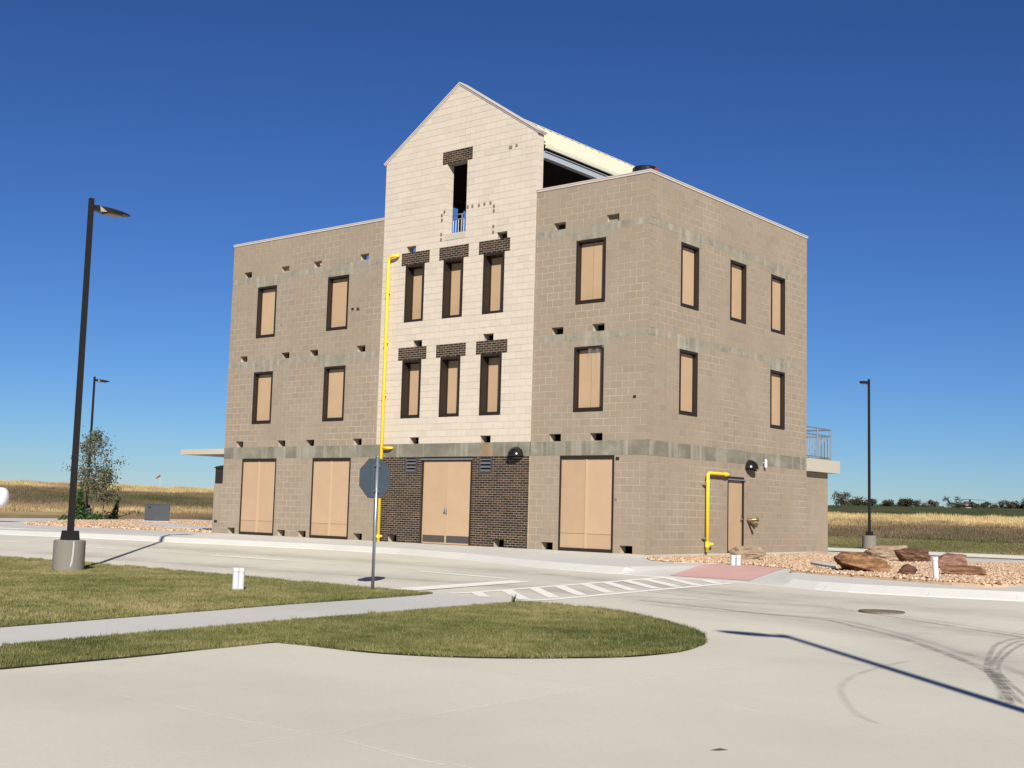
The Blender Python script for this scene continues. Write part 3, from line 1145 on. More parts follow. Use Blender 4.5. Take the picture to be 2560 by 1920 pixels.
LOUV = [R(43.6, 41.2, 10.5, 13), R(28.7, 26.3, 10.5, 13)]
WIN_S = [(8.1 * M, 12.9 * M, 34 * M, 43 * M), (22 * M, 26.8 * M, 34 * M, 43 * M), (34.9 * M, 39.6 * M, 34 * M, 43 * M),
         (8.0 * M, 12.8 * M, 19 * M, 28 * M), (34.8 * M, 39.6 * M, 19 * M, 28 * M)]
DOOR_S = [(21.7 * M, 26.6 * M, 0, 11 * M)]


def band_rects(u0, u1, wins):
    out = [(u0, u1, 13 * M, 15 * M)]
    for top in (30, 45):
        out.append((u0, u1, (top - 1) * M, top * M))
        for (a, b, v0, v1) in wins:
            if abs(v1 - (top - 2) * M) < .02:
                out.append((max(u0, a - 1.0 * M), min(u1, b + 1.0 * M), (top - 2) * M, (top - 1) * M))
    return out


BAND_L = band_rects(-W, XL, WIN_T)
BAND_R = band_rects(XR, 0, WIN_R)
BAND_S = band_rects(.052, D, WIN_S)
BAND_M = [(XL, XR, 13 * M, 15 * M)]


# ---- mortar cores
def core(face, u0, u1, v0, v1, holes, name, mat, dback=-.30, dfront=-.003, gable=None):
    us = sorted(set([u0, u1] + [min(max(h[i], u0), u1) for h in holes for i in (0, 1)]))
    vs = sorted(set([v0, v1] + [min(max(h[i], v0), v1) for h in holes for i in (2, 3)]))
    nu, nv = len(us) - 1, len(vs) - 1
    solid = [[True] * nv for _ in range(nu)]
    for i in range(nu):
        for j in range(nv):
            cu, cv = (us[i] + us[i + 1]) / 2, (vs[j] + vs[j + 1]) / 2
            for h in holes:
                if h[0] < cu < h[1] and h[2] < cv < h[3]:
                    solid[i][j] = False
    mb = MB()
    p = face.p

    def S(i, j):
        return 0 <= i < nu and 0 <= j < nv and solid[i][j]
    for i in range(nu):
        for j in range(nv):
            if not solid[i][j]:
                continue
            a, b, c, d = us[i], us[i + 1], vs[j], vs[j + 1]
            mb.add([p(a, c, dfront), p(b, c, dfront), p(b, d, dfront), p(a, d, dfront)], [(0, 1, 2, 3)])
            mb.add([p(a, c, dback), p(b, c, dback), p(b, d, dback), p(a, d, dback)], [(0, 1, 2, 3)])
            for (ok, q0, q1) in ((S(i - 1, j), (a, c), (a, d)), (S(i + 1, j), (b, c), (b, d)), (S(i, j - 1), (a, c), (b, c)), (S(i, j + 1), (a, d), (b, d))):
                if not ok:
                    mb.add([p(*q0, dfront), p(*q1, dfront), p(*q1, dback), p(*q0, dback)], [(0, 1, 2, 3)])
    if gable:
        poly = [p(u0, v1, dfront), p(u1, v1, dfront), p((u0 + u1) / 2, gable, dfront)]
        off = Vector(p(0, 0, dback)) - Vector(p(0, 0, dfront))
        mb.prism(poly, off)
    return mb.build(name, mat, BLD)


def grow(hs, e=.008):
    return [(a - e, b + e, c - e, d + e) for a, b, c, d in hs]


holesL = WIN_T + DOOR_L + HOLE_L
holesR = WIN_R + DOOR_R + HOLE_R
holesW = WIN_W + [SLOT] + HOLE_W
holesB = DOOR_M + LOUV + HOLE_B
core_L = core(FR, -W, XL, 0, ZT, grow(holesL), 'block_wall', 'mortar_tan')
core_R = core(FR, XR, -.007, 0, ZT, grow(holesR), 'block_wall', 'mortar_tan')
core_S = core(SD, .30, D - .01, 0, ZT, grow(WIN_S + DOOR_S), 'block_wall', 'mortar_tan')
ZE = 60 * M
ZAP = 14.25
core_W = core(FW, XL + .006, XR - .006, 15 * M, ZE, grow(holesW), 'gable_wall', 'mortar_white', dback=-.32, gable=ZAP - .03)
core_B = core(FW, XL, XR, 0, 15 * M, grow(holesB), 'brick_panel', 'mortar_brick', dback=-.32)


# ---- block courses
def pieces(u0, u1, v0, v1, course, length, holes, odd=0, origin=0.0):
    """rectangles of one course layout, clipped round the openings"""
    out = []
    k0 = int(math.floor(v0 / course + 1e-6))
    k1 = int(math.ceil(v1 / course - 1e-6))
    for k in range(k0, k1):
        a, b = max(v0, k * course), min(v1, (k + 1) * course)
        if b - a < .02:
            continue
        mid = (a + b) / 2
        ivs = [(u0, u1)]
        for h in holes:
            if h[2] < mid < h[3]:
                nv = []
                for (s, e) in ivs:
                    if h[1] <= s or h[0] >= e:
                        nv.append((s, e))
                    else:
                        if h[0] > s:
                            nv.append((s, h[0]))
                        if h[1] < e:
                            nv.append((h[1], e))
                ivs = nv
        sh = origin + ((k + odd) % 2) * length / 2
        for (s, e) in ivs:
            i = math.floor((s - sh) / length)
            cuts = [s]
            while True:
                i += 1
                c = sh + i * length
                if c >= e - .045:
                    break
                if c > s + .045:
                    cuts.append(c)
            cuts.append(e)
            for q in range(len(cuts) - 1):
                out.append((cuts[q], cuts[q + 1], a, b))
    return out


CACHE = {}


def cached_box(face, du, dv, dd, mat):
    key = (face.kind, round(du, 3), round(dv, 3), round(dd, 3), mat)
    if key not in CACHE:
        sx, sy, sz = (du / 2, dd / 2, dv / 2) if face.kind == 'front' else (dd / 2, du / 2, dv / 2)
        me = bpy.data.meshes.new('block')
        v = [(i * sx, j * sy, k * sz) for k in (-1, 1) for (i, j) in ((-1, -1), (1, -1), (1, 1), (-1, 1))]
        me.from_pydata(v, [], [(0, 3, 2, 1), (4, 5, 6, 7), (0, 1, 5, 4), (1, 2, 6, 5), (2, 3, 7, 6), (3, 0, 4, 7)])
        me.materials.append(MATS[mat])
        CACHE[key] = me
    return CACHE[key]


def place_blocks(items, name, mats, limit, joined_name, joint):
    """items: (face, core, (u0,u1,v0,v1), depth, proud); the largest in view become objects, the rest one mesh per wall"""
    def vis(it):
        f, c, (a, b, v0, v1), dep, pr = it
        P = np.array(f.p((a + b) / 2, (v0 + v1) / 2, 0)) - CAM
        nrm = np.array([0, -1, 0]) if f.kind == 'front' else np.array([1, 0, 0])
        d = np.linalg.norm(P)
        return (b - a) * (v1 - v0) * abs(P @ nrm) / d ** 3
    order = sorted(range(len(items)), key=lambda i: -vis(items[i]))
    keep = set(order[:limit])
    rest = {}
    for i, it in enumerate(items):
        f, c, (a, b, v0, v1), dep, pr = it
        h = joint / 2
        a2, b2, c2, d2 = a + h, b - h, v0 + h, v1 - h
        if f.kind == 'front' and abs(b) < 1e-6:
            b2 = 0.0
        if f.kind == 'side' and abs(a - .052) < 1e-6:
            a2 = .0555
        if b2 - a2 < .01:
            continue
        pr2 = pr + random.uniform(-.0012, .0012)
        if i in keep:
            me = cached_box(f, b2 - a2, d2 - c2, dep, mats[0])
            link(name, me, None, c, f.p((a2 + b2) / 2, (c2 + d2) / 2, pr2 - dep / 2))
        else:
            mb = rest.setdefault(c.name, (c, MB()))[1]
            f.box(mb, a2, b2, c2, d2, pr2 - dep, pr2, random.random())
    for c, mb in rest.values():
        o = mb.build(joined_name, mats[1], c)
        o['kind'] = 'stuff'


items = []
for (f, c, u0, u1, holes) in ((FR, core_L, -W, XL, holesL + BAND_L), (FR, core_R, XR, 0, holesR + BAND_R), (SD, core_S, .052, D, WIN_S + DOOR_S + BAND_S)):
    for r in pieces(u0, u1, 0, ZT, M, 2 * M, holes):
        items.append((f, c, r, .055, 0.0))
place_blocks(items, 'concrete_block', ('block_obj', 'block_att'), 300, 'block_courses', .015)

items = []
for r in pieces(XL, XR, 15 * M, ZE, M, 2 * M, holesW + LINT + [SILL], origin=M * .6):
    deep = abs(r[1] - XR) < .01 or (abs(r[1] - SLOT[0]) < .01 and r[2] >= SLOT[2] - .01) or (abs(r[0] - SLOT[1]) < .01 and r[2] >= SLOT[2] - .01)
    items.append((FW, core_W, r, .31 if deep else .055, 0.0))
place_blocks(items, 'pale_block', ('white_obj', 'white_att'), 300, 'pale_block_courses', .011)

# gable courses: blocks clipped by the roof slope
XM = (XL + XR) / 2
SLOPE = (ZAP - ZE) / (XR - XM)


def clip_gable(r):
    poly = [(r[0], r[2]), (r[1], r[2]), (r[1], r[3]), (r[0], r[3])]
    for sgn in (1, -1):
        def inside(p):
            return ZE + SLOPE * ((XR - XM) - sgn * (p[0] - XM)) - p[1]
        out = []
        for i in range(len(poly)):
            a, b = poly[i], poly[(i + 1) % len(poly)]
            fa, fb = inside(a), inside(b)
            if fa >= 0:
                out.append(a)
            if (fa >= 0) != (fb >= 0):
                t = fa / (fa - fb)
                out.append((a[0] + (b[0] - a[0]) * t, a[1] + (b[1] - a[1]) * t))
        poly = out
        if len(poly) < 3:
            return None
    return poly


mbg = MB()
h = .0055
for r in pieces(XL, XR, ZE, ZAP, M, 2 * M, [], origin=M * .6):
    q = clip_gable((r[0] + h, r[1] - h, r[2] + h, r[3] - h))
    if q:
        mbg.prism([FW.p(a, b, 0) for a, b in q], Vector(FW.p(0, 0, -.055)) - Vector(FW.p(0, 0, 0)), random.random())
o = mbg.build('gable_block_courses', 'white_att', core_W)
o['kind'] = 'stuff'

# ---- bricks: ground-floor panel and lintels
items = []
for r in pieces(XL, XR, 0, 13 * M, M / 3, M, holesB):
    items.append((FW, core_B, r, .05, 0.002))
lint_core = []
for L in LINT:
    mb = MB()
    FW.box(mb, L[0] + .004, L[1] - .004, L[2] + .004, L[3] - .004, -.06, -.002)
    lc = mb.build('brick_lintel', 'mortar_brick', BLD)
    for r in pieces(L[0], L[1], L[2], L[3], M / 3, M, [], origin=L[0]):
        items.append((FW, lc, r, .05, 0.002))
# soffit of the slot lintel
place_blocks(items, 'brick', ('brick_obj', 'brick_att'), 300, 'brick_courses', .012)
mb = MB()
FW.box(mb, SLOT[0] + .01, SLOT[1] - .01, SLOT[3], SLOT[3] + .03, -.30, -.06)
mb.build('lintel_soffit', 'plinth', BLD)
# small brick inserts in the pale wall
for (x, z) in [(-7.56, 10.27), (-7.67, 10.17), (-7.66, 10.02), (-7.67, 9.56), (-7.67, 9.40), (-6.60, 10.29), (-6.41, 10.29), (-6.15, 10.28), (-5.93, 10.29), (-5.69, 10.29), (-5.55, 10.17), (-5.55, 10.03), (-5.55, 9.55), (-5.55, 9.37)]:
    mb = MB()
    for k in range(3):
        FW.box(mb, x - .037, x + .037, z - .05 + k * .036, z - .05 + k * .036 + .027, -.02, .003, random.random())
    FW.box(mb, x - .04, x + .04, z - .054, z + .056, -.02, .0015, 1.0)
    mb.build('brick_insert', 'insert', BLD)

# ---- concrete bands, sill, foundation
for (f, rects, c) in ((FR, BAND_L, 'l'), (FR, BAND_R, 'r'), (SD, BAND_S, 's'), (FW, BAND_M, 'm')):
    for i, (a, b, v0, v1) in enumerate(rects):
        mb = MB()
        pr = .002 if v1 - v0 > .3 else (.0015 if b - a > 2 else .0008)
        f.box(mb, a, b, v0 + .001, v1 - .001, -.08, pr)
        mb.build('concrete_band' if (v1 - v0 > .3 or b - a > 2) else 'window_lintel', 'band' if v1 - v0 > .3 else 'band_patchy', BLD)
mb = MB()
FW.box(mb, SILL[0] + .004, SILL[1] - .004, SILL[2] + .004, SILL[3], -.30, .012)
mb.build('sill', 'slab', BLD)
mb = MB()
mb.box(-W, XL, -.004, .3, -.5, -.002)
mb.box(XL, XR, -PROUD - .004, .3, -.5, -.003)
mb.box(XR, .004, -.005, .3, -.5, -.002)
mb.box(-.3, .005, .3, D, -.5, -.002)
mb.build('foundation', 'slab', BLD)
# rust run below one drain hole
mb = MB()
a, b = HOLE_W[5][0], HOLE_W[5][1]
FW.box(mb, a + .1, b + .05, 13 * M + .01, 15 * M - .005, -.001, .004)
mb.build('rust_stain', 'rust', BLD)
# pale mineral streaks running down from the drain holes
m_, nt_, b_ = new_mat('streak')
b_.inputs['Base Color'].default_value = (.47, .435, .365, 1)
b_.inputs['Roughness'].default_value = .95
tc_ = N(nt_, 'ShaderNodeTexCoord')
sp_ = N(nt_, 'ShaderNodeSeparateXYZ')
lnk(nt_, tc_.outputs['Generated'], sp_.inputs[0])
zf_ = ramp(nt_, sp_.outputs[2], [(0.0, g1(0)), (.45, g1(.22)), (1, g1(.55))])
nf_ = ramp(nt_, noise_fac(nt_, 2.0, 3, .5, stretch=(2.2, 2.2, .14)), [(.38, g1(0)), (.66, g1(1))])
al_ = mix(nt_, 1.0, zf_, nf_, 'MULTIPLY')
ms_ = N(nt_, 'ShaderNodeMixShader')
lnk(nt_, al_, ms_.inputs[0])
lnk(nt_, N(nt_, 'ShaderNodeBsdfTransparent').outputs[0], ms_.inputs[1])
lnk(nt_, b_.outputs[0], ms_.inputs[2])
lnk(nt_, ms_.outputs[0], nt_.nodes['Material Output'].inputs[0])
MATS['streak'] = m_
for hrec in HOLE_L[:12] + HOLE_R[:6]:
    ln = random.choice((.45, .6, .9, 1.5, 2.0)) * random.uniform(.8, 1.2)
    ln = min(ln, hrec[2] - .1)
    wd_ = random.uniform(.02, .14)
    mb = MB()
    mb.add([FR.p(hrec[0] - wd_, hrec[2] - ln, .0046), FR.p(hrec[1] + wd_, hrec[2] - ln, .0046), FR.p(hrec[1] + wd_, hrec[2] - .002, .0046), FR.p(hrec[0] - wd_, hrec[2] - .002, .0046)], [(0, 1, 2, 3)])
    mb.build('mineral_streak', 'streak', BLD, recalc=False)
# infill blocks in two parapet holes
for hrec, dep in ((HOLE_L[1], -.17), (HOLE_R[1], -.14)):
    mb = MB()
    FR.box(mb, hrec[0], hrec[1], hrec[2] - .004, hrec[3] + .004, -.29, dep, .5)
    mb.build('infill_block', 'white_att' if hrec is HOLE_L[1] else 'block_att', BLD)
for hrec in (HOLE_L[0], HOLE_R[0], HOLE_W[1]):
    mb = MB()
    FR.box(mb, hrec[0], hrec[1], hrec[2] - .004, hrec[3] + .004, -.29, -.25)
    mb.build('hole_dark_plate', 'matte_black', BLD)  # black plate added so these through holes look dark inside

# ---- rear and side walls, decks, parapet copings
mb = MB()
mb.box(-W, -W + .3, .301, D, 0, ZT)
mb.build('block_wall', 'block_obj', BLD)
mb = MB()
mb.box(-W + .301, -.301, D - .3, D, 0, ZT - .002)
mb.build('block_wall', 'block_obj', BLD)
mb = MB()
mb.box(-W + .302, -.302, .33, D - .302, 8.95, 9.05)
mb.build('roof_deck', 'slab', BLD)
for z in (2.9, 5.95):
    mb = MB()
    mb.box(-W + .302, -.302, .33, D - .302, z - .1, z)
    mb.build('floor_slab', 'matte_black', BLD)


def coping(x0, x1, y0, y1):
    mb = MB()
    mb.box(x0, x1, y0, y1, ZT, ZT + .055)
    mb.box(x0 - .012, x1 + .012, y0 - .012, y1 + .012, ZT + .055, ZT + .085)
    return mb.build('coping', 'coping', BLD)


coping(-W - .02, XL - .014, -.02, .32)
coping(XR + .014, .02, -.02, .32)
coping(-.32, .02, .347, D + .02)
coping(-W - .02, -W + .32, .347, D + .02)
coping(-W + .347, -.347, D - .32, D + .02)
# sloped gable copings
for sgn in (-1, 1):
    mb = MB()
    xe = XM + sgn * ((XR - XM) + .05)
    ze = ZE - .05 * SLOPE
    nrm = Vector((sgn * SLOPE, 0, 1)).normalized()
    a, b = Vector((XM, 0, ZAP)), Vector((xe, 0, ze))
    for (y0, y1, t0, t1) in ((-PROUD - .02, .30, 0.0, .05), (-PROUD - .045, .325, .05, .085)):
        pts = [a + nrm * t0, b + nrm * t0, b + nrm * t1, a + nrm * t1]
        pts[0].x = pts[3].x = XM
        pts[3].z = ZAP + t1 / nrm.z
        pts[0].z = ZAP + t0 / nrm.z
        mb.prism([(p.x, y0, p.z) for p in pts], (0, y1 - y0, 0))
    mb.build('gable_coping', 'coping', BLD)

# ---- roof behind the gable
RZ, EZ = 13.96, 11.93
EXR = XR + .05
EXL = XL - .05
for sgn, ex in ((1, EXR), (-1, EXL)):
    ez = RZ - abs(ex - XM) * (RZ - EZ) / (XR - XM)
    mb = MB()
    mb.prism([(XM, .34, RZ), (ex, .34, ez), (ex, .34, ez - .03), (XM, .34, RZ - .03)], (0, 9.6, 0))
    rf = mb.build('roof', 'roof_metal', BLD)
    y = .5
    while y < 9.9:
        m2 = MB()
        m2.prism([(XM + sgn * .02, y, RZ + .06), (ex, y, ez + .045), (ex, y, ez), (XM + sgn * .02, y, RZ - .012)], (0, .025, 0))
        m2.build('seam', 'roof_metal', rf)
        y += .41
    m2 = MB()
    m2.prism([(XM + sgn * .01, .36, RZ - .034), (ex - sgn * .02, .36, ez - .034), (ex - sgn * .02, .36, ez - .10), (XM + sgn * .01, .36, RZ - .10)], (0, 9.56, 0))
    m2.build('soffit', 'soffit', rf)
    # eave trim, gutter and edge beam
    mb = MB()
    xg = ex - sgn * .04
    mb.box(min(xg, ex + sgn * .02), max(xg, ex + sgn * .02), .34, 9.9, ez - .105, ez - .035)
    mb.build('eave_trim', 'roof_metal' if sgn > 0 else 'soffit', BLD)  # left trim takes the near-black too, painted as shade
    mb = MB()
    xb = ex - sgn * .11
    zb = ez - .19
    mb.box(xb - .05, xb + .05, .34, 9.9, zb - .20, zb - .015)
    mb.box(xb - .09, xb + .09, .34, 9.9, zb - .015, zb)
    mb.box(xb - .09, xb + .09, .34, 9.9, zb - .215, zb - .20)
    mb.build('edge_beam', 'beam' if sgn > 0 else 'soffit', BLD)  # left beam coloured near-black in place of the shade on it
    mb = MB()
    for y in (3.6, 6.6, 9.7):
        mb.box(xb - .07, xb + .07, y - .07, y + .07, 9.05, zb - .216)
    mb.build('roof_post', 'soffit', BLD)
mb = MB()
mb.prism([(XM - .12, .335, RZ + .0), (XM + .12, .335, RZ + .0), (XM, .335, RZ + .085)], (0, 9.6, 0))
mb.build('ridge_cap', 'roof_metal', BLD)
# rear gable wall keeps the roof space dark
mb = MB()
mb.prism([(XL, 9.3, 9.05), (XR, 9.3, 9.05), (XR, 9.3, 11.75), (XM, 9.3, RZ - .12), (XL, 9.3, 11.75)], (0, .2, 0))
# (left open below the roof in the photograph; only the truss panel is solid)
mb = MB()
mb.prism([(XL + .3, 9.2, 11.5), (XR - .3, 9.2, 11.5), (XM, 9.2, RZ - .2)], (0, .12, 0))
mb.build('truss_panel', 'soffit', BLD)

# railing behind the slot
mb = MB()
ry = .42
for z in (10.26, 10.11, 9.56):
    mb.tube([(SLOT[0] - .35, ry, z), (SLOT[1] + .5, ry, z)], .02, 8)
rail = mb.build('railing', 'galv', BLD)
x = SLOT[0] - .3
while x < SLOT[1] + .5:
    m2 = MB()
    m2.tube([(x, ry, 9.56), (x, ry, 10.11)], .009, 6)
    m2.build('baluster', 'galv', rail)
    x += .11
mb = MB()
mb.tube([(SLOT[0] + .28, ry, 9.05), (SLOT[0] + .28, ry, 10.26)], .022, 8)
mb.build('railing_post', 'galv', rail)


# ---- windows and doors
def window(face, r, depth, leaves=1, fw=.066, sill=.055):
    a, b, c, d = r
    mb = MB()
    for (u0, u1, v0, v1) in ((a, a + fw, c, d), (b - fw, b, c, d), (a + fw, b - fw, c, c + fw), (a + fw, b - fw, d - fw, d)):
        face.box(mb, u0, u1, v0, v1, -depth - .04, .012)
    w = mb.build('window', 'bronze', BLD)
    # stepped inner frame
    mb = MB()
    t = .022
    for (u0, u1, v0, v1) in ((a + fw, a + fw + t, c + fw, d - fw), (b - fw - t, b - fw, c + fw, d - fw), (a + fw + t, b - fw - t, c + fw, c + fw + sill), (a + fw + t, b - fw - t, d - fw - t, d - fw)):
        face.box(mb, u0, u1, v0, v1, -depth - .03, -depth + .035)
    mb.build('inner_frame', 'bronze', w)
    i0, i1 = a + fw + t, b - fw - t
    n = leaves
    wd = (i1 - i0) / n
    for k in range(n):
        mb = MB()
        face.box(mb, i0 + k * wd + (.008 if k else 0), i0 + (k + 1) * wd - (.008 if k < n - 1 else 0), c + fw + sill, d - fw - t, -depth - .035, -depth)
        mb.build('shutter_panel', 'panel', w)
    return w


for r in WIN_T:
    window(FR, r, .145)
for r in WIN_R:
    window(FR, r, .13, 2)
for r in WIN_W:
    window(FW, r, .28)
for r in WIN_S:
    window(SD, r, .115)


def big_door(r):
    a, b, c, d = r
    mb = MB()
    for (u0, u1, v0, v1) in ((a, a + .045, c, d), (b - .045, b, c, d), (a + .045, b - .045, d - .10, d), (a + .045, b - .045, c, c + .09)):
        FR.box(mb, u0, u1, v0, v1, -.14, .012)
    dr = mb.build('double_door', 'bronze', BLD)
    m = (a + b) / 2
    for (u0, u1) in ((a + .045, m - .03), (m + .03, b - .045)):
        mb = MB()
        FR.box(mb, u0, u1, c + .09 + .40, d - .10, -.06, -.02)
        mb.build('door_leaf', 'panel', dr)
        mb = MB()
        FR.box(mb, u0, u1, c + .09, c + .09 + .385, -.06, -.02)
        mb.build('door_leaf', 'panel', dr)
        mb = MB()
        FR.box(mb, u0, u1, c + .475, c + .49, -.06, -.03)
        mb.build('seam', 'panel_line', dr)
    mb = MB()
    FR.box(mb, m - .028, m + .028, c + .09, d - .11, -.06, .004)
    mb.build('mullion', 'post_tan', dr)


for r in DOOR_L + DOOR_R:
    big_door(r)

# central double door in the brick
a, b, c, d = DOOR_M[0]
mb = MB()
for (u0, u1, v0, v1) in ((a, a + .05, c, d), (b - .05, b, c, d), (a + .05, b - .05, d - .13, d)):
    FW.box(mb, u0, u1, v0, v1, -.15, .004)
dr = mb.build('double_door', 'bronze', BLD)
mb = MB()
FW.box(mb, a - .02, b + .02, d - .10, d - .055, -.02, .045)
mb.build('drip_cap', 'steel', dr)
m = (a + b) / 2
for (u0, u1) in ((a + .05, m - .004), (m + .004, b - .05)):
    mb = MB()
    FW.box(mb, u0, u1, c + .01, d - .13, -.07, -.03)
    lf = mb.build('door_leaf', 'panel', dr)
    mb = MB()
    FW.box(mb, u0 + .04, u1 - .03, c + .06, c + .265, -.03, -.022)
    mb.build('kick_plate', 'kick', lf)
mb = MB()
FW.box(mb, m - .055, m - .02, .93, 1.10, -.03, -.005)
mb.tube([FW.p(m - .04, 1.0, -.01), FW.p(m - .04, 1.0, .04), FW.p(m + .06, .99, .045)], .012, 6)
FW.box(mb, m + .02, m + .045, .90, 1.06, -.03, -.008)
mb.build('handle', 'steel', dr)
# louvres
for r in LOUV:
    a, b, c, d = r
    mb = MB()
    for (u0, u1, v0, v1) in ((a, a + .04, c, d), (b - .04, b, c, d), (a + .04, b - .04, c, c + .04), (a + .04, b - .04, d - .03, d)):
        FW.box(mb, u0, u1, v0, v1, -.14, .01)
    lv = mb.build('vent_louver', 'louver', BLD)
    mb = MB()
    FW.box(mb, a + .04, b - .04, c + .04, d - .03, -.14, -.12)
    mb.build('vent_back', 'matte_black', lv)
    for k in range(4):
        z = c + .06 + k * .112
        mb = MB()
        p = FW.p
        mb.hexa([p(a + .04, z, .0), p(b - .04, z, .0), p(b - .04, z + .075, -.09), p(a + .04, z + .075, -.09),
                 p(a + .04, z + .012, .0), p(b - .04, z + .012, .0), p(b - .04, z + .087, -.09), p(a + .04, z + .087, -.09)])
        mb.build('slat', 'steel', lv)
# side door
a, b, c, d = DOOR_S[0]
mb = MB()
for (u0, u1, v0, v1) in ((a, a + .05, c, d), (b - .05, b, c, d), (a + .05, b - .05, d - .11, d)):
    SD.box(mb, u0, u1, v0, v1, -.14, .004)
dr = mb.build('door', 'bronze', BLD)
mb = MB()
SD.box(mb, a - .02, b + .03, d - .10, d - .06, -.02, .05)
mb.build('drip_cap', 'steel', dr)
mb = MB()
SD.box(mb, a + .05, b - .05, c + .01, d - .11, -.09, -.045)
mb.build('door_leaf', 'panel', dr)
mb = MB()
SD.box(mb, b - .14, b - .09, .98, 1.13, -.045, -.015)
mb.tube([SD.p(b - .115, 1.0, -.04), SD.p(b - .115, 1.0, .03), SD.p(b - .22, .99, .035)], .012, 6)
mb.build('handle', 'steel', dr)


# ---- attached things on the facade
def dome_light(face, u, v, r, label):
    base = face.p(u, v, 0)
    e = empty('wall_lamp', base, label, 'wall lamp', 'round black wall lamps')
    outw = Vector(face.p(0, 0, 1)) - Vector(face.p(0, 0, 0))
    side = Vector(face.p(1, 0, 0)) - Vector(face.p(0, 0, 0))
    mb = MB()
    vs, fs = [], []
    nt, npp = 12, 14
    for i in range(nt + 1):          # elevation from 0 (rim) to 90 deg
        th = math.pi / 2 * i / nt
        for j in range(npp + 1):     # sweep from left wall to right wall
            ph = math.pi * j / npp
            q = Vector(base) + side * (-math.cos(ph) * math.cos(th) * r) + outw * (math.sin(ph) * math.cos(th) * r * 1.05 + .01) + Vector((0, 0, math.sin(th) * r * 1.08))
            vs.append(q)
    for i in range(nt):
        for j in range(npp):
            k = i * (npp + 1) + j
            fs.append((k, k + 1, k + npp + 2, k + npp + 1))
    fs.append(tuple(range(npp + 1)))
    mb.add(vs, fs)
    mb.build('lamp_shade', 'black', e, smooth=False)
    mb = MB()
    pts = [Vector(base) + side * (-math.cos(math.pi * j / 12) * r * .86) + outw * (math.sin(math.pi * j / 12) * r * .8 + .012) for j in range(13)]
    mb.prism([p - Vector((0, 0, .012)) for p in pts], (0, 0, -.045))
    mb.build('lamp_lens', 'matte_black', e)
    mb = MB()
    face_pts = [face.p(u - r * .5, v - .05, 0.002), face.p(u + r * .5, v - .05, .002), face.p(u + r * .5, v + r * .7, .002), face.p(u - r * .5, v + r * .7, .002)]
    mb.prism(face_pts, outw * .03)
    mb.build('mounting_plate', 'matte_black', e)
    return e


o1 = dome_light(FW, -4.42, 2.63, .26, 'round black wall lamp at the top of the dark brick panel')
o2 = dome_light(SD, 5.72, 2.50, .27, 'round black wall lamp above the side door')
for ob in (o1, o2):
    for chn in ob.children:
        if chn.name.startswith('lamp_shade'):
            chn.data.polygons.foreach_set('use_smooth', [True] * (len(chn.data.polygons) - 1) + [False])

e = empty('security_camera', SD.p(6.62, 2.72, 0), 'small white cylindrical camera on the side wall near the round lamp', 'camera')
mb = MB()
mb.tube([SD.p(6.62, 2.74, .0), SD.p(6.62, 2.74, .09)], .02, 8)
mb.build('bracket', 'pvc', e)
mb = MB()
mb.tube([SD.p(6.62, 2.86, .09), SD.p(6.62, 2.83, .09), SD.p(6.62, 2.62, .09), SD.p(6.62, 2.58, .09)], [.015, .045, .05, .03], 12)
mb.build('housing', 'pvc', e)

# yellow gas pipe on the front
e = empty('gas_pipe', (-9.80, -.15, 0), 'tall yellow pipe riser with a bent top against the pale gable bay', 'pipe')
px_, py_ = -9.80, -.13 - PROUD
mb = MB()
mb.tube([(px_, py_, -.05), (px_, py_, 8.92), (px_ + .015, py_, 9.0), (px_ + .07, py_, 9.055), (px_ + .16, py_ + .0, 9.07), (px_ + .30, py_, 9.08), (px_ + .34, py_ + .05, 9.08), (px_ + .34, -PROUD + .02, 9.08)], .054, 12)
mb.build('riser', 'yellow', e, smooth=True)
mb = MB()
mb.tube([(px_, py_, 2.93), (px_ + .32, py_, 2.93), (px_ + .36, py_ + .04, 2.93), (px_ + .36, -PROUD, 2.93)], .042, 10)
mb.build('branch', 'yellow', e, smooth=True)
mb = MB()
mb.tube([(px_, py_, .12), (px_, py_, .20)], .085, 12)
mb.tube([(px_ - .13, py_, .17), (px_ + .13, py_, .17)], .035, 8)
mb.build('coupling', 'yellow', e)
for z in (1.6, 4.6, 6.3, 7.9):
    mb = MB()
    mb.tube([(px_, py_, z - .012), (px_, py_, z + .012)], .072, 12)
    mb.box(px_ - .02, px_ + .02, py_ + .05, -PROUD + .004, z - .015, z + .015)
    mb.build('pipe_clamp', 'yellow', e)
# yellow pipe on the side wall
e = empty('gas_pipe', (.15, 3.05, 0), 'yellow pipe bent over to the side door frame', 'pipe')
mb = MB()
mb.tube([(.12, 3.05, .05), (.12, 3.05, 2.20), (.12, 3.07, 2.25), (.12, 3.13, 2.28), (.12, 4.20, 2.28), (.10, 4.27, 2.28), (.01, 4.28, 2.28)], .05, 12)
mb.build('riser', 'yellow', e, smooth=True)
mb = MB()
mb.tube([(.12, 3.05, .26), (.12, 3.32, .26)], .05, 10)
mb.tube([(.12, 3.05, .18), (.12, 3.05, .34)], .066, 12)
mb.tube([(.12, 3.05, 2.0), (.12, 3.05, 2.06)], .062, 12)
mb.tube([(.12, 4.02, 2.28), (.12, 4.14, 2.28)], .062, 12)
mb.build('tee_fitting', 'yellow', e)
for z in (.42, 1.95):
    mb = MB()
    mb.box(0.0, .1, 2.98, 3.02, z - .015, z + .015)
    mb.tube([(.02, 2.90, z), (.14, 2.95, z + .02)], .02, 6)
    mb.build('bracket', 'steel', e)
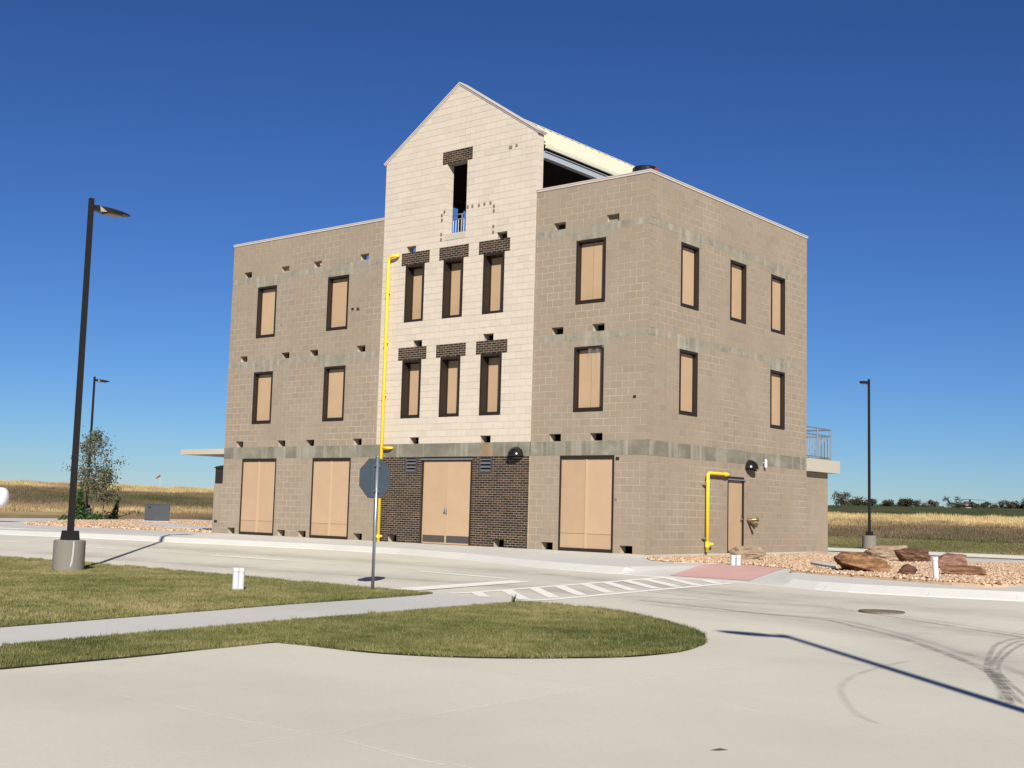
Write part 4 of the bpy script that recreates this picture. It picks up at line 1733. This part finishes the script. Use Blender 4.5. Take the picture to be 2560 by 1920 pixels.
# fire department connection
e = empty('hose_connection', (.05, 5.52, .95), 'round brass hose connection with two outlets beside the side door', 'pipe fitting')
mb = MB()
mb.lathe([(0, .035), (.10, .035), (.165, .015), (.165, 0)], (.0, 5.62, .97), (1, 0, 0), 18)
mb.build('flange', 'brass', e)
for (dy, dz) in ((.14, .03), (.05, -.14)):
    mb = MB()
    mb.tube([(.0, 5.62, .97), (.14, 5.62 + dy * .5, .97 + dz * .5), (.26, 5.62 + dy, .97 + dz)], [.05, .05, .042], 10)
    mb.tube([(.24, 5.62 + dy * .92, .97 + dz * .92), (.30, 5.62 + dy * 1.1, .97 + dz * 1.1)], .06, 10)
    mb.build('outlet', 'brass', e)
# small anchor plates / bolts on the walls
for (f, u, v, s) in ((FR, -11.55, 7.55, .045), (FR, -11.30, 7.53, .05), (FR, -11.22, 7.52, .035), (FR, -.92, 2.55, .05), (FR, -.40, 4.22, .04), (FR, -.95, 1.45, .03), (FW, -4.95, 11.9, .06), (FW, -4.72, 11.92, .04), (FR, -15.1, 7.3, .025), (FR, -1.47, 5.65, .03)):
    mb = MB()
    f.box(mb, u - s, u + s, v - s * .8, v + s * .8, -.01, .02)
    mb.build('anchor_plate', 'plinth' if f is FW else ('steel' if s < .04 else 'bronze'), BLD)

# black stack on the roof
e = empty('roof_vent', (-.9, 1.1, 9.05), 'glossy black round vent showing above the corner parapet', 'vent')
mb = MB()
mb.lathe([(.26, 0), (.26, 1.55), (.36, 1.62), (.36, 1.80), (.33, 1.83), (0, 1.84)], (-.9, 1.1, 9.05), n=20)
mb.build('vent_cap', 'black', e, smooth=False)
mb = MB()
mb.box(-.52, -.44, 1.0, 1.08, 10.3, 10.80)
mb.build('marker', 'red', e)

# left canopy slab, low wall and black bin
mb = MB()
mb.box(-20.5, -17.925, .0, 3.2, 2.82, 3.01)
mb.build('canopy_slab', 'slab', BLD)
mb = MB()
mb.box(-18.53, -17.93, .10, .40, -.5, 1.76)
lw = mb.build('low_wall', 'mortar_tan', BLD)
LF = Face('front', -.094)
mbl = MB()
for r in pieces(-18.53, -17.93, 0, 1.76, M, 2 * M, []):
    LF.box(mbl, r[0] + .006, r[1] - .006, r[2] + .006, r[3] - .006, -.02, 0, random.random())
o = mbl.build('block_courses', 'block_att', lw)
o['kind'] = 'stuff'
mb = MB()
LF.box(mb, -18.42, -18.26, .36, .46, -.02, .004)
mb.build('hole_dark_patch', 'matte_black', lw)  # flat black plate painted in for the dark of a small hole
e = empty('storage_box', (-18.25, .3, 1.765), 'black box with rounded lid on the low wall under the canopy', 'box')
mb = MB()
mb.box(-18.52, -17.94, .12, .9, 1.765, 2.32)
mb.build('box_body', 'matte_black', e)
mb = MB()
mb.prism([(-18.57, .08, 2.32), (-17.935, .08, 2.32), (-17.935, .08, 2.42), (-18.2, .08, 2.41), (-18.45, .08, 2.38), (-18.57, .08, 2.34)], (0, .86, 0))
mb.build('box_lid', 'matte_black', e)

# right wing with balcony
mb = MB()
mb.box(-3.2, -.11, D + .001, 11.5, -.5, 2.615)
wg = mb.build('wing_wall', 'mortar_tan', BLD)
WF = Face('side', -.105)
mbl = MB()
for r in pieces(D + .002, 11.5, 0, 2.615, M, 2 * M, []):
    WF.box(mbl, r[0] + .006, r[1] - .006, r[2] + .006, r[3] - .006, -.03, 0, random.random())
o = mbl.build('block_courses', 'block_att', wg)
o['kind'] = 'stuff'
mb = MB()
mb.box(-3.4, .13, D + .003, 11.95, 2.62, 3.04)
mb.build('balcony_slab', 'slab', BLD)
mb = MB()
zr = 3.04
for z in (4.08, 3.86):
    mb.tube([(0.0, D + .02, z), (0, 11.5, z), (-3.2, 11.5, z)], .024, 8)
mb.tube([(0.0, D + .02, 3.13), (0, 11.5, 3.13), (-3.2, 11.5, 3.13)], .02, 8)
mb.box(-.03, .03, D + .02, 11.5, 3.045, 3.08)
br = mb.build('railing', 'galv', BLD)
for y in (10.47, 11.5):
    mb = MB()
    mb.tube([(0, y, 3.04), (0, y, 4.08)], .028, 8)
    mb.build('railing_post', 'galv', br)
y = D + .12
while y < 11.45:
    mb = MB()
    mb.tube([(0, y, 3.13), (0, y, 3.86)], .010, 6)
    mb.build('baluster', 'galv', br)
    y += .115
x = -.12
while x > -3.2:
    mb = MB()
    mb.tube([(x, 11.5, 3.13), (x, 11.5, 3.86)], .010, 6)
    mb.build('baluster', 'galv', br)
    x -= .115

# ================================================================== street lamps
def make_lamp(loc, label):
    L = empty('lamp_post', loc, label, 'lamp post', 'black lamp posts on concrete bases')
    x, y, z = loc
    mb = MB()
    mb.lathe([(.36, -.25), (.36, .69), (.345, .71), (0, .715)], loc, n=28)
    base = mb.build('concrete_base', 'plinth', L)
    mb = MB()
    mb.hexa([(x - .16, y - .16, z + .716), (x + .16, y - .16, z + .716), (x + .16, y + .16, z + .716), (x - .16, y + .16, z + .716),
             (x - .14, y - .14, z + .93), (x + .14, y - .14, z + .93), (x + .14, y + .14, z + .93), (x - .14, y + .14, z + .93)])
    mb.build('base_cover', 'lamp', L)
    mb = MB()
    w0, w1 = .058, .050
    ht = 8.91
    mb.hexa([(x - w0, y - w0, z + .90), (x + w0, y - w0, z + .90), (x + w0, y + w0, z + .90), (x - w0, y + w0, z + .90),
             (x - w1, y - w1, z + ht), (x + w1, y - w1, z + ht), (x + w1, y + w1, z + ht), (x - w1, y + w1, z + ht)])
    mb.build('pole', 'lamp', L)
    mb = MB()
    zt = z + ht - .22
    # arm and leaf-shaped head pointing +y
    prof = [(.07, .06, .10), (.22, .075, .11), (.34, .16, .10), (.55, .205, .085), (.80, .19, .065), (.98, .12, .045), (1.06, .05, .03)]
    vs, fs = [], []
    for (yy, hw, hh) in prof:
        for (sx, sz) in ((-1, -.6), (-.55, .75), (.55, .75), (1, -.6)):
            vs.append((x + sx * hw, y + yy, zt + sz * hh))
    for i in range(len(prof) - 1):
        for k in range(4):
            fs.append((i * 4 + k, i * 4 + (k + 1) % 4, (i + 1) * 4 + (k + 1) % 4, (i + 1) * 4 + k))
    fs += [(0, 1, 2, 3), tuple((len(prof) - 1) * 4 + k for k in (3, 2, 1, 0))]
    mb.add(vs, fs)
    hd = mb.build('lamp_head', 'lamp', L)
    mb = MB()
    mb.box(x - .13, x + .13, y + .38, y + .80, zt - .085, zt - .045)
    mb.build('lamp_lens', 'lens', hd)
    return L, base


lampA, baseA = make_lamp((-8.5, -11.6, -.61), 'tall black lamp post on a concrete base in the street-side lawn')


def lamp_copy(loc, rz, label):
    c = copy_tree(lampA)
    c.location = loc
    c.rotation_euler = (0, 0, rz)
    c['label'] = label
    return c


lamp_copy((-50.5, 14.9, -.17), 0, 'black lamp post behind the young trees, farthest on the left')
lamp_copy((-8.1, 34.05, -.42), math.pi, 'black lamp post in the mown verge beyond the boulders')
lamp_copy((20.85, -22.95, -.5), math.pi / 2, 'lamp post standing outside the picture that throws the long shadow across the pavement')
# white paint run on the near base
vs = []
ang = math.atan2(CAM[1] + 11.6, CAM[0] + 8.5)
prof = [(.70, .10, .20), (.60, .10, .20), (.45, .09, .19), (.30, .06, .17), (.18, .02, .13), (.10, -.02, .05)]
for (z, a0, a1) in prof:
    for a in (a0, a1):
        t = ang + a + .10
        vs.append((-8.5 + math.cos(t) * .363, -11.6 + math.sin(t) * .363, -.61 + z))
mb = MB()
mb.add(vs, [(2 * i, 2 * i + 1, 2 * i + 3, 2 * i + 2) for i in range(len(prof) - 1)])
pd = mb.build('paint_drip', 'splash', lampA, recalc=False)

# ================================================================== stop sign
SX, SY = 1.12, -11.12
e = empty('road_sign', (SX, SY, -.5), 'octagonal road sign seen from its bare grey back, at the lawn edge', 'sign')
mb = MB()
mb.tube([(SX, SY, -.6), (SX + .01, SY, 2.0)], .03, 12)
mb.tube([(SX + .01, SY, 2.0), (SX + .01, SY, 2.02)], .034, 12)
mb.build('post', 'galv', e, smooth=True)
nrm = Vector((.995, -.09, 0)).normalized()   # back faces the camera side
tan = Vector((-nrm.y, nrm.x, 0))
c = Vector((SX, SY, 1.60)) - nrm * .045
pts = []
RS = .375 / math.cos(math.pi / 8)
for k in range(8):
    t = math.pi / 8 + k * math.pi / 4
    pts.append(c + tan * math.cos(t) * RS + Vector((0, 0, math.sin(t) * RS)))
mb = MB()
mb.prism(pts, -nrm * .004)
pt = mb.build('sign_plate', 'sign_back', e)
mb = MB()
mb.prism([p - nrm * .006 for p in pts], -nrm * .002)
mb.build('sign_face', 'sign_red', pt)
for z in (1.36, 1.84):
    mb = MB()
    mb.obox(Vector((SX, SY, z)) - nrm * .01, nrm * .04, tan * .045, Vector((0, 0, .012)))
    mb.build('bolt_bracket', 'galv', e)
mb = MB()
mb.obox(c + nrm * .008 - tan * .075, nrm * .006, tan * .045, Vector((0, 0, .36)))
mb.build('stiffener', 'sign_back', pt)

# ================================================================== pvc clean-outs
def pvc(name, x, y, z, h, lean, label, group=None, r=.055):
    e = empty('vent_pipe', (x, y, z), label, 'pipe', group)
    mb = MB()
    mb.tube([(x, y, z - .1), (x + lean[0] * h, y + lean[1] * h, z + h)], r, 14)
    mb.build('pipe_shaft', 'pvc', e, smooth=False)
    mb = MB()
    d = Vector((lean[0], lean[1], 1)).normalized()
    p = Vector((x + lean[0] * h, y + lean[1] * h, z + h))
    mb.tube([p - d * .07, p], r * 1.16, 14)
    mb.build('coupling', 'pvc', e)
    return e


pvc('vent_pipe', -.36, -13.16, -.53, .42, (0, 0), 'white plastic pipe in the lawn, left one of the pair')
pvc('vent_pipe', -.275, -13.10, -.53, .42, (.02, 0), 'white plastic pipe in the lawn, right one of the pair')
pvc('vent_pipe', 3.32, -1.28, -.1, .25, (0, 0), 'white plastic pipe by the boulder at the side door, left of the pair')
pvc('vent_pipe', 3.43, -1.22, -.1, .25, (0, 0), 'white plastic pipe by the boulder at the side door, right of the pair')
pvc('vent_pipe', 9.0, -3.45, -.12, .50, (-.06, -.05), 'leaning white plastic pipe in the gravel in front of the reddish boulder')
pvc('vent_pipe', -46.0, 11.9, -.1, .5, (.06, .05), 'white plastic pipe among the vines under the young trees', r=.075)

# ================================================================== boulders
def boulder(loc, size, rot, mat, label, seed, npt=16, tilt=0.0, rough=1.0):
    r = random.Random(seed)
    bm = bmesh.new()
    for k in range(npt):
        th = r.uniform(0, 6.283)
        z = r.uniform(-1, 1)
        q = math.sqrt(1 - z * z)
        p = Vector((q * math.cos(th), q * math.sin(th), z))
        m = max(abs(p.x), abs(p.y), abs(p.z))
        p = p.lerp(p / m, .7)
        bm.verts.new((p.x * size[0] / 2, p.y * size[1] / 2, p.z * size[2] / 2))
    bmesh.ops.convex_hull(bm, input=bm.verts)
    bmesh.ops.delete(bm, geom=[v for v in bm.verts if not v.link_faces], context='VERTS')
    bmesh.ops.triangulate(bm, faces=bm.faces)
    for it in range(3):
        bmesh.ops.subdivide_edges(bm, edges=bm.edges, cuts=1, use_grid_fill=True)
    bmesh.ops.triangulate(bm, faces=bm.faces)
    bm.normal_update()
    s = max(size)
    for v in bm.verts:
        n = mnoise.noise(Vector(v.co) * 3.2 / s + Vector((seed * 3.1, 0, 0)))
        n2 = mnoise.noise(Vector((v.co.x, v.co.y, v.co.z * 3)) * 11 / s + Vector((0, seed * 1.7, 0)))
        lay = math.sin(v.co.z / size[2] * 22 + n * 4) * .012 * s
        v.co += v.normal * (n * .03 * s + n2 * .022 * s + lay * .8) * rough
    bmesh.ops.rotate(bm, verts=bm.verts, cent=(0, 0, 0), matrix=Matrix.Rotation(tilt, 3, 'Y'))
    bmesh.ops.rotate(bm, verts=bm.verts, cent=(0, 0, 0), matrix=Matrix.Rotation(rot, 3, 'Z'))
    zmin = min(v.co.z for v in bm.verts)
    for v in bm.verts:
        v.co.z -= zmin + .10 * size[2]
    me = bpy.data.meshes.new('boulder')
    bm.to_mesh(me)
    bm.free()
    o = link('boulder', me, mat, None, loc)
    tag(o, label, 'boulder', 'boulders in the gravel bed')
    return o


VR = math.atan2(CR[1], CR[0])   # yaw of the picture's horizontal
boulder((2.05, 1.75, -.1), (1.05, .75, .44), VR, 'rock_grey', 'grey and rust boulder in front of the side door', 3)
boulder((6.75, -1.75, -.1), (1.25, .75, .46), VR - .15, 'rock_brown', 'large rust-brown slab boulder at the left end of the rock group', 8, tilt=.12)
boulder((3.75, 7.0, -.1), (1.40, .9, .52), VR, 'rock_grey', 'pale layered boulder in front of the far lamp base', 5)
boulder((4.85, 6.2, -.1), (1.15, .7, .48), VR + .2, 'rock_dark', 'dark wedge boulder with a yellowish end', 12, tilt=.1)
boulder((7.80, -2.0, -.1), (.44, .38, .30), VR + .1, 'rock_dark', 'small dark block-shaped stone at the front of the rock group', 21)
boulder((7.35, 2.1, -.1), (.72, .6, .48), VR - .3, 'rock_red', 'reddish upright boulder behind the leaning white pipe', 31)
boulder((8.55, -.75, -.1), (1.05, .5, .27), VR - .05, 'rock_brown', 'long flat rust-brown slab at the right end of the rock group', 40)

# ================================================================== manhole cover
e = empty('manhole_cover', (9.72, -7.95, g(0, -7.95)), 'round rusty iron manhole cover in the pavement', 'manhole cover')
z0 = g(9.72, -7.95)
mb = MB()
mb.lathe([(.33, -.02), (.33, .016), (.0, .017)], (9.72, -7.95, z0), n=32)
cv = mb.build('lid', 'iron', e)
mb = MB()
mb.lathe([(.335, .0), (.335, .020), (.365, .020), (.365, -.02)], (9.72, -7.95, z0), n=32)
mb.build('rim', 'iron', e)
mb = MB()
for k in range(5):
    for j in range(5):
        xx, yy = 9.72 + (k - 2) * .1, -7.95 + (j - 2) * .1
        if (k - 2) ** 2 + (j - 2) ** 2 < 7:
            mb.box(xx - .03, xx + .03, yy - .03, yy + .03, z0 + .010, z0 + .024)
mb.build('lid_pattern', 'iron', cv)
# leaf litter scrap
mb = MB()
mb.add([(13.55, -20.22, -.495), (13.60, -20.19, -.488), (13.635, -20.12, -.494), (13.585, -20.15, -.485)], [(0, 1, 2, 3)])
o = mb.build('dry_leaf', 'bark', None, recalc=False)
tag(o, 'single dry brown leaf lying on the foreground pavement', 'leaf')
# weed at the lawn corner
mb = MB()
for k in range(14):
    a = random.uniform(0, 6.28)
    hgt = random.uniform(.08, .20)
    x, y = 4.72 + random.uniform(-.03, .03), -11.36 + random.uniform(-.03, .03)
    mb.add([(x - .008, y, -.49), (x + .008, y, -.49), (x + math.cos(a) * .05, y + math.sin(a) * .05, -.49 + hgt)], [(0, 1, 2)], random.random() * .3)
o = mb.build('weed', 'vine', None, recalc=False)
tag(o, 'dark upright weed at the top corner of the grass island', 'weed')

# ================================================================== utility cabinet
cx, cy = -39.45, 12.35
e = empty('utility_cabinet', (cx, cy, -.1), 'grey-green metal utility cabinet standing by the gravel bed', 'cabinet')
mb = MB()
mb.box(cx - .5, cx + .75, cy - .55, cy + .75, -.12, .02)
mb.build('pad', 'walk', e)
ca = Matrix.Rotation(0, 3, 'Z')
mb = MB()
mb.box(cx - .45, cx + .45, cy - .5, cy + .5, .02, .90)
bd = mb.build('cabinet_body', 'cabinet', e)
mb = MB()
mb.box(cx - .47, cx + .47, cy - .52, cy + .52, .90, .94)
mb.build('cabinet_lid', 'cabinet', e)
mb = MB()
mb.box(cx - .10, cx + .08, cy - .505, cy - .50, .70, .80)
mb.build('label_plate', 'matte_black', e)
mb = MB()
mb.box(cx - .42, cx + .42, cy - .515, cy - .501, .08, .66)
mb.build('cabinet_door', 'cabinet', e)

# ================================================================== white tank cut by the left frame edge
d = 58
k = (22 - 1280) / FPX
end = CAM + (_f + CR * k) * d + CR * .36
ax = Vector((CR[0], CR[1], 0)).normalized()
cx, cy, cz = end[0], end[1], 1.06
e = empty('storage_tank', (cx - ax.x * 1.6, cy - ax.y * 1.6, -.3), 'white horizontal tank with a rounded end at the left edge', 'tank')
mb = MB()
r = .47
prof = [(0, 0), (.14, -.012), (.28, -.05), (.40, -.13), (.46, -.22), (r, -.33), (r, -3.0), (.40, -3.2), (0, -3.33)]
mb.lathe(prof, (cx, cy, cz), (ax.x, ax.y, 0), 24, start=(0, 0, 1))
mb.build('tank_shell', 'tank', e, smooth=True)
for t in (1.3, 2.6):
    mb = MB()
    p = Vector((cx, cy, 0)) - ax * t
    n = Vector((-ax.y, ax.x, 0))
    mb.obox((p.x, p.y, .15), ax * .08, n * .38, Vector((0, 0, .55)))
    mb.build('saddle', 'slab', e)

# ================================================================== young trees, vines
def leaf_mesh(P, size, name, mat, parent, toneb=.5):
    n = len(P)
    a = rng.normal(size=(n, 3)); a /= np.linalg.norm(a, axis=1)[:, None]
    b = np.cross(a, rng.normal(size=(n, 3))); b /= np.linalg.norm(b, axis=1)[:, None]
    s = size * (.6 + .8 * rng.random(n))[:, None]
    V = np.stack([P - a * s, P + b * s * .45, P + a * s, P - b * s * .45], 1).reshape(-1, 3)
    F = np.arange(4 * n).reshape(n, 4)
    ctr = np.array(parent and WL[parent.name] or (0, 0, 0))
    return np_mesh(name, V, F, mat, parent, rnd=np.clip(rng.normal(toneb, .25, n), 0, 1), center=tuple(P.mean(0)))


def tree(loc, height, rad, trunk_h, nl, label, seed, leafsize=.08, mat='leaf', group=None, tr=.05, name='young_tree', cat='tree', ntwig=60, lower=0.0):
    r = random.Random(seed)
    e = empty(name, loc, label, cat, group)
    L = Vector(loc)
    mb = MB()
    pts = [L + Vector((r.uniform(-.03, .03) * i, r.uniform(-.03, .03) * i, height * .93 * i / 7 - .05)) for i in range(8)]
    mb.tube(pts, [tr * (1 - .85 * i / 7) for i in range(8)], 7)
    P = []
    for k in range(ntwig):
        t = trunk_h / height + (.97 - trunk_h / height) * r.random() ** 1.45
        i = min(6, int(t / .93 * 7)) if t < .93 else 6
        q = pts[i].lerp(pts[i + 1], max(0, min(1, t / .93 * 7 - i)))
        rel = (t - trunk_h / height) / (1 - trunk_h / height)
        w = rad * max(.12, (.75 + rel * 1.0) if rel < .25 else 1.0 - (rel - .25) * 1.17)
        a = r.uniform(0, 6.283)
        ln = w * r.uniform(.55, 1.15)
        tip = q + Vector((math.cos(a) * ln, math.sin(a) * ln, ln * r.uniform(.05, .6)))
        mid = q.lerp(tip, .5) + Vector((0, 0, ln * .08))
        mb.tube([q, mid, tip], [tr * .28 * (1 - t * .6), tr * .18, tr * .06], 4, cap=False)
        for j in range(int(nl / ntwig)):
            s = r.random() ** .7 * .9 + .18
            p = q.lerp(tip, s) + Vector((r.gauss(0, 1), r.gauss(0, 1), r.gauss(0, 1))) * (.07 * rad + .05)
            P.append(p)
    mb.build('trunk', 'bark', e)
    leaf_mesh(np.array(P), leafsize, 'crown', mat, e)
    return e


tree((-47.0, 13.1, -.1), 5.5, 1.6, 1.7, 3300, 'taller young tree with sparse leaves in the planting bed', 5, .075, ntwig=95, tr=.06)
tree((-43.6, 11.7, -.1), 3.0, 1.0, 1.15, 1300, 'shorter young tree beside the taller one in the planting bed', 9, .075, ntwig=40, tr=.05)


def vine(loc, h, r0, n, label, lean=(0, 0), nm='vine_clump'):
    e = empty(nm, loc, label, 'vine')
    L = Vector(loc)
    mb = MB()
    mb.tube([L, L + Vector((lean[0] * h * .5, lean[1] * h * .5, h * .5)), L + Vector((lean[0] * h, lean[1] * h, h * .95))], [.03, .025, .015], 6)
    mb.build('stem', 'bark', e)
    t = rng.random(n) ** .8
    a = rng.random(n) * 6.283
    rr = r0 * (.35 + .65 * np.sin(np.clip(t * 1.1 + .12, 0, 1) * np.pi)) * np.sqrt(rng.random(n)) * (.8 + .4 * vnoise(t * 7, a, 1.0, 2))
    P = np.stack([loc[0] + lean[0] * t * h + np.cos(a) * rr, loc[1] + lean[1] * t * h + np.sin(a) * rr, loc[2] + t * h], 1)
    leaf_mesh(P, .085, 'foliage', 'vine', e)
    return e


vine((-43.2, 9.95, -.1), 1.7, .36, 1000, 'tall green leafy vine column left of the young trees', (0, 0))
vine((-44.9, 13.1, -.1), 1.35, .18, 380, 'thin green vine climbing right of the young trees', (.16, .20))
n = 900
a = rng.random(n); bb = rng.random(n)
P = np.stack([-42.6 - 3.2 * a + (bb - .5) * 1.3, 9.0 + 4.4 * a + (bb - .5) * 1.0, -.08 + (.14 + .45 * vnoise(a * 9, bb * 3, 1, 5) ** 2) * rng.random(n)], 1)
e = empty('ground_cover', (-44, 10.5, -.1), 'low dark green ground cover under the young trees', 'plant')
leaf_mesh(P, .10, 'foliage', 'vine', e, .4)

# ================================================================== far bushes on the horizon
def far_point(px, d):
    k = (px - 1280) / FPX
    x, y = CAM[0] + (_f[0] + CR[0] * k) * d, CAM[1] + (_f[1] + CR[1] * k) * d
    return x, y, float(terrain_z(np.array([x]), np.array([y]))[0])


def bush(px, d, w, h, seed, label, grey=.4):
    x, y, z = far_point(px, d)
    w, h = w * 1.2, h * 1.2
    r = random.Random(seed)
    e = empty('distant_tree', (x, y, z), label, 'tree', 'trees on the horizon')
    mb = MB()
    for k in range(4):
        a = r.uniform(0, 6.28)
        mb.tube([(x, y, z - .3), (x + math.cos(a) * w * .12, y + math.sin(a) * w * .12, z + h * .5), (x + math.cos(a) * w * .3, y + math.sin(a) * w * .3, z + h * .85)], [.16, .10, .03], 5)
    mb.build('trunk', 'bark', e)
    n = 1300
    cl = [(r.gauss(0, .26) * w, r.gauss(0, .26) * w, h * r.uniform(.08, .80), r.uniform(.16, .30) * w) for _ in range(14)]
    P = []
    for i in range(n):
        c = r.choice(cl)
        v = Vector((r.gauss(0, 1), r.gauss(0, 1), r.gauss(0, .8)))
        v = v.normalized() * c[3] * r.uniform(.3, 1.1)
        P.append((x + c[0] + v.x, y + c[1] + v.y, max(z - .2, z + c[2] + v.z)))
    leaf_mesh(np.array(P), .32, 'crown', 'bush', e, grey)
    return e


bush(2102, 470, 6.0, 5.6, 1, 'taller greyish tree on the horizon nearest the building', .85)
bush(2140, 480, 5.5, 4.0, 2, 'dark round tree on the horizon between the grey tree and the far lamp')
bush(2176, 480, 4.5, 3.2, 3, 'tree on the horizon just behind the far lamp pole')
bush(2217, 480, 4.2, 2.8, 4, 'low dark bush on the horizon, first right of the far lamp')
bush(2252, 480, 4.6, 3.4, 5, 'left half of the broad dark bush on the horizon')
bush(2275, 478, 4.8, 3.5, 6, 'right half of the broad dark bush on the horizon')
bush(2326, 500, 4.0, 3.4, 7, 'small grey bush on the horizon left of the helicopter tail', .8)
bush(2380, 640, 7.5, 7.4, 8, 'tall tree on the horizon behind the helicopter')
bush(2400, 630, 6.0, 4.8, 9, 'lower tree on the horizon behind the helicopter cabin')
bush(2458, 520, 4.2, 3.4, 10, 'small bush on the horizon just right of the helicopter')
bush(2500, 500, 5.0, 4.0, 11, 'dark round bush on the horizon near the right edge')
bush(2530, 505, 5.0, 4.0, 12, 'greyish bush on the horizon, second from the right edge', .8)
bush(2556, 500, 5.5, 4.8, 13, 'greyish tree on the horizon at the right edge', .8)

SCRUB = ('low scrub bush between the grey horizon tree and the dark round one', 'low scrub bush just left of the tree behind the far lamp pole', 'low scrub bush just right of the far lamp pole on the horizon',
         'low scrub bush left of the broad dark bush on the horizon', 'low scrub bush right of the broad dark bush on the horizon', 'low scrub bush in front of the helicopter tail rotor',
         'low scrub bush in front of the helicopter nose', 'low scrub bush midway between helicopter and right edge', 'low scrub bush between the dark round bush and the greyish one near the right edge')
for i_, (px_b, h_b) in enumerate(((2122, 1.3), (2158, 1.1), (2196, .9), (2236, 1.1), (2298, 1.2), (2345, 1.0), (2436, 1.2), (2475, 1.3), (2515, 1.6))):
    b_ = bush(px_b, 500, 3.6, h_b, 60 + i_, SCRUB[i_], .5)
    b_.name = 'scrub_bush'
    WL[b_.name] = b_.location
    b_['category'] = 'bush'
    b_['group'] = 'low scrub on the horizon'

# ================================================================== helicopter
hx, hy, hz = far_point(2421, 557)
hz = max(hz, 8.0)
e = empty('helicopter', (hx, hy, hz), 'dark parked helicopter on the far airfield', 'helicopter')
rt = Vector((CR[0], CR[1], 0)).normalized()      # nose to the right in the picture
fw = Vector((-rt.y, rt.x, 0))


def hp(a, b, c):
    q = Vector((hx, hy, hz)) + rt * a + fw * b
    return (q.x, q.y, hz + c)


secs = [(-9.6, .18, .2, 2.0), (-6.0, .35, .42, 1.8), (-2.9, .7, .75, 1.55), (-1.6, 1.1, .95, 1.45), (1.2, 1.18, 1.0, 1.4), (3.0, 1.1, .9, 1.3), (4.2, .8, .62, 1.05), (4.9, .3, .25, .9)]
mb = MB()
vs, fs = [], []
for (a, w, h, zc) in secs:
    for k in range(12):
        t = 2 * math.pi * k / 12
        vs.append(hp(a, math.cos(t) * w, zc + math.sin(t) * h))
for i in range(len(secs) - 1):
    for k in range(12):
        fs.append((i * 12 + k, i * 12 + (k + 1) % 12, (i + 1) * 12 + (k + 1) % 12, (i + 1) * 12 + k))
fs += [tuple(range(12)), tuple((len(secs) - 1) * 12 + k for k in range(12))]
mb.add(vs, fs)
mb.build('fuselage', 'heli', e, smooth=True)
mb = MB()
mb.prism([hp(-2.6, -.8, 2.3), hp(2.2, -.7, 2.25), hp(1.5, -.6, 2.95), hp(-1.8, -.6, 3.0)], tuple(fw * 1.5))
mb.build('engine_cowling', 'heli', e)
mb = MB()
mb.tube([hp(0, 0, 2.9), hp(0, 0, 4.0)], [.5, .42], 10)
mb.build('rotor_mast', 'heli', e)
for k in range(4):
    t = math.radians(12 + 90 * k)
    mb = MB()
    d0 = rt * math.cos(t) + fw * math.sin(t)
    d1 = Vector((-d0.y, d0.x, 0))
    c0 = Vector(hp(0, 0, 3.85))
    p = [c0 + d0 * .3 - d1 * .26, c0 + d0 * 8.1 - d1 * .26 - Vector((0, 0, .35)), c0 + d0 * 8.1 + d1 * .26 - Vector((0, 0, .35)), c0 + d0 * .3 + d1 * .26]
    mb.prism(p, (0, 0, .10))
    mb.build('rotor_blade', 'heli', e)
mb = MB()
mb.prism([hp(-8.6, -.1, 2.0), hp(-9.6, -.1, 2.0), hp(-10.9, -.1, 4.3), hp(-10.0, -.1, 4.3)], tuple(fw * .2))
mb.build('tail_fin', 'heli', e)
for k in range(4):
    t = math.radians(35 + 90 * k)
    mb = MB()
    c0 = Vector(hp(-10.6, -.35, 3.9))
    d0 = rt * math.cos(t) + Vector((0, 0, math.sin(t)))
    d1 = rt * -math.sin(t) + Vector((0, 0, math.cos(t)))
    mb.prism([c0 - d1 * .13, c0 + d0 * 1.65 - d1 * .13, c0 + d0 * 1.65 + d1 * .13, c0 + d1 * .13], tuple(fw * .05))
    mb.build('tail_rotor_blade', 'heli', e)
mb = MB()
mb.prism([hp(-9.9, -2.0, 2.1), hp(-8.9, -2.0, 2.1), hp(-8.9, 2.0, 2.1), hp(-9.9, 2.0, 2.1)], (0, 0, .12))
mb.build('stabilator', 'heli', e)
mb = MB()
mb.prism([hp(-2.4, -1.16, .9), hp(-1.2, -1.2, .9), hp(-1.2, -1.15, 2.0), hp(-2.4, -1.1, 2.0)], tuple(fw * .03))
mb.build('door_panel', 'orange', e)
for (a0, a1) in ((2.4, 3.2), (3.3, 3.9), (-.6, .8)):
    mb = MB()
    mb.prism([hp(a0, -1.19, 1.5), hp(a1, -1.13, 1.5), hp(a1, -1.0, 2.0), hp(a0, -1.0, 2.1)], tuple(fw * .05))
    mb.build('cabin_window', 'glass_dark', e)
for (a, b) in ((2.6, -1.3), (2.6, 1.3), (-8.0, 0)):
    mb = MB()
    mb.lathe([(0, -.12), (.30, -.12), (.33, 0), (.30, .12), (0, .12)], hp(a, b, .30), tuple(fw), 12, start=(0, 0, 1))
    mb.tube([hp(a, b, .3), hp(a, b * .7, 1.1)], .09, 6)
    mb.build('wheel', 'rubber', e)

# ================================================================== windsock
wx, wy, wz_ = far_point(414, 300)
e = empty('windsock', (wx, wy, wz_), 'tiny red and white windsock on the grassy crest', 'windsock')
zt = 7.6
mb = MB()
mb.tube([(wx, wy, wz_ - .3), (wx, wy, zt)], .035, 8)
mb.build('pole', 'pvc', e)
dirs = Vector((-CR[0], -CR[1], -.75)).normalized()
mb = MB()
p = Vector((wx, wy, zt - .1))
mb.tube([p, p + dirs * .6, p + dirs * 1.3], [.24, .20, .13], 10)
mb.build('sock', 'red', e)
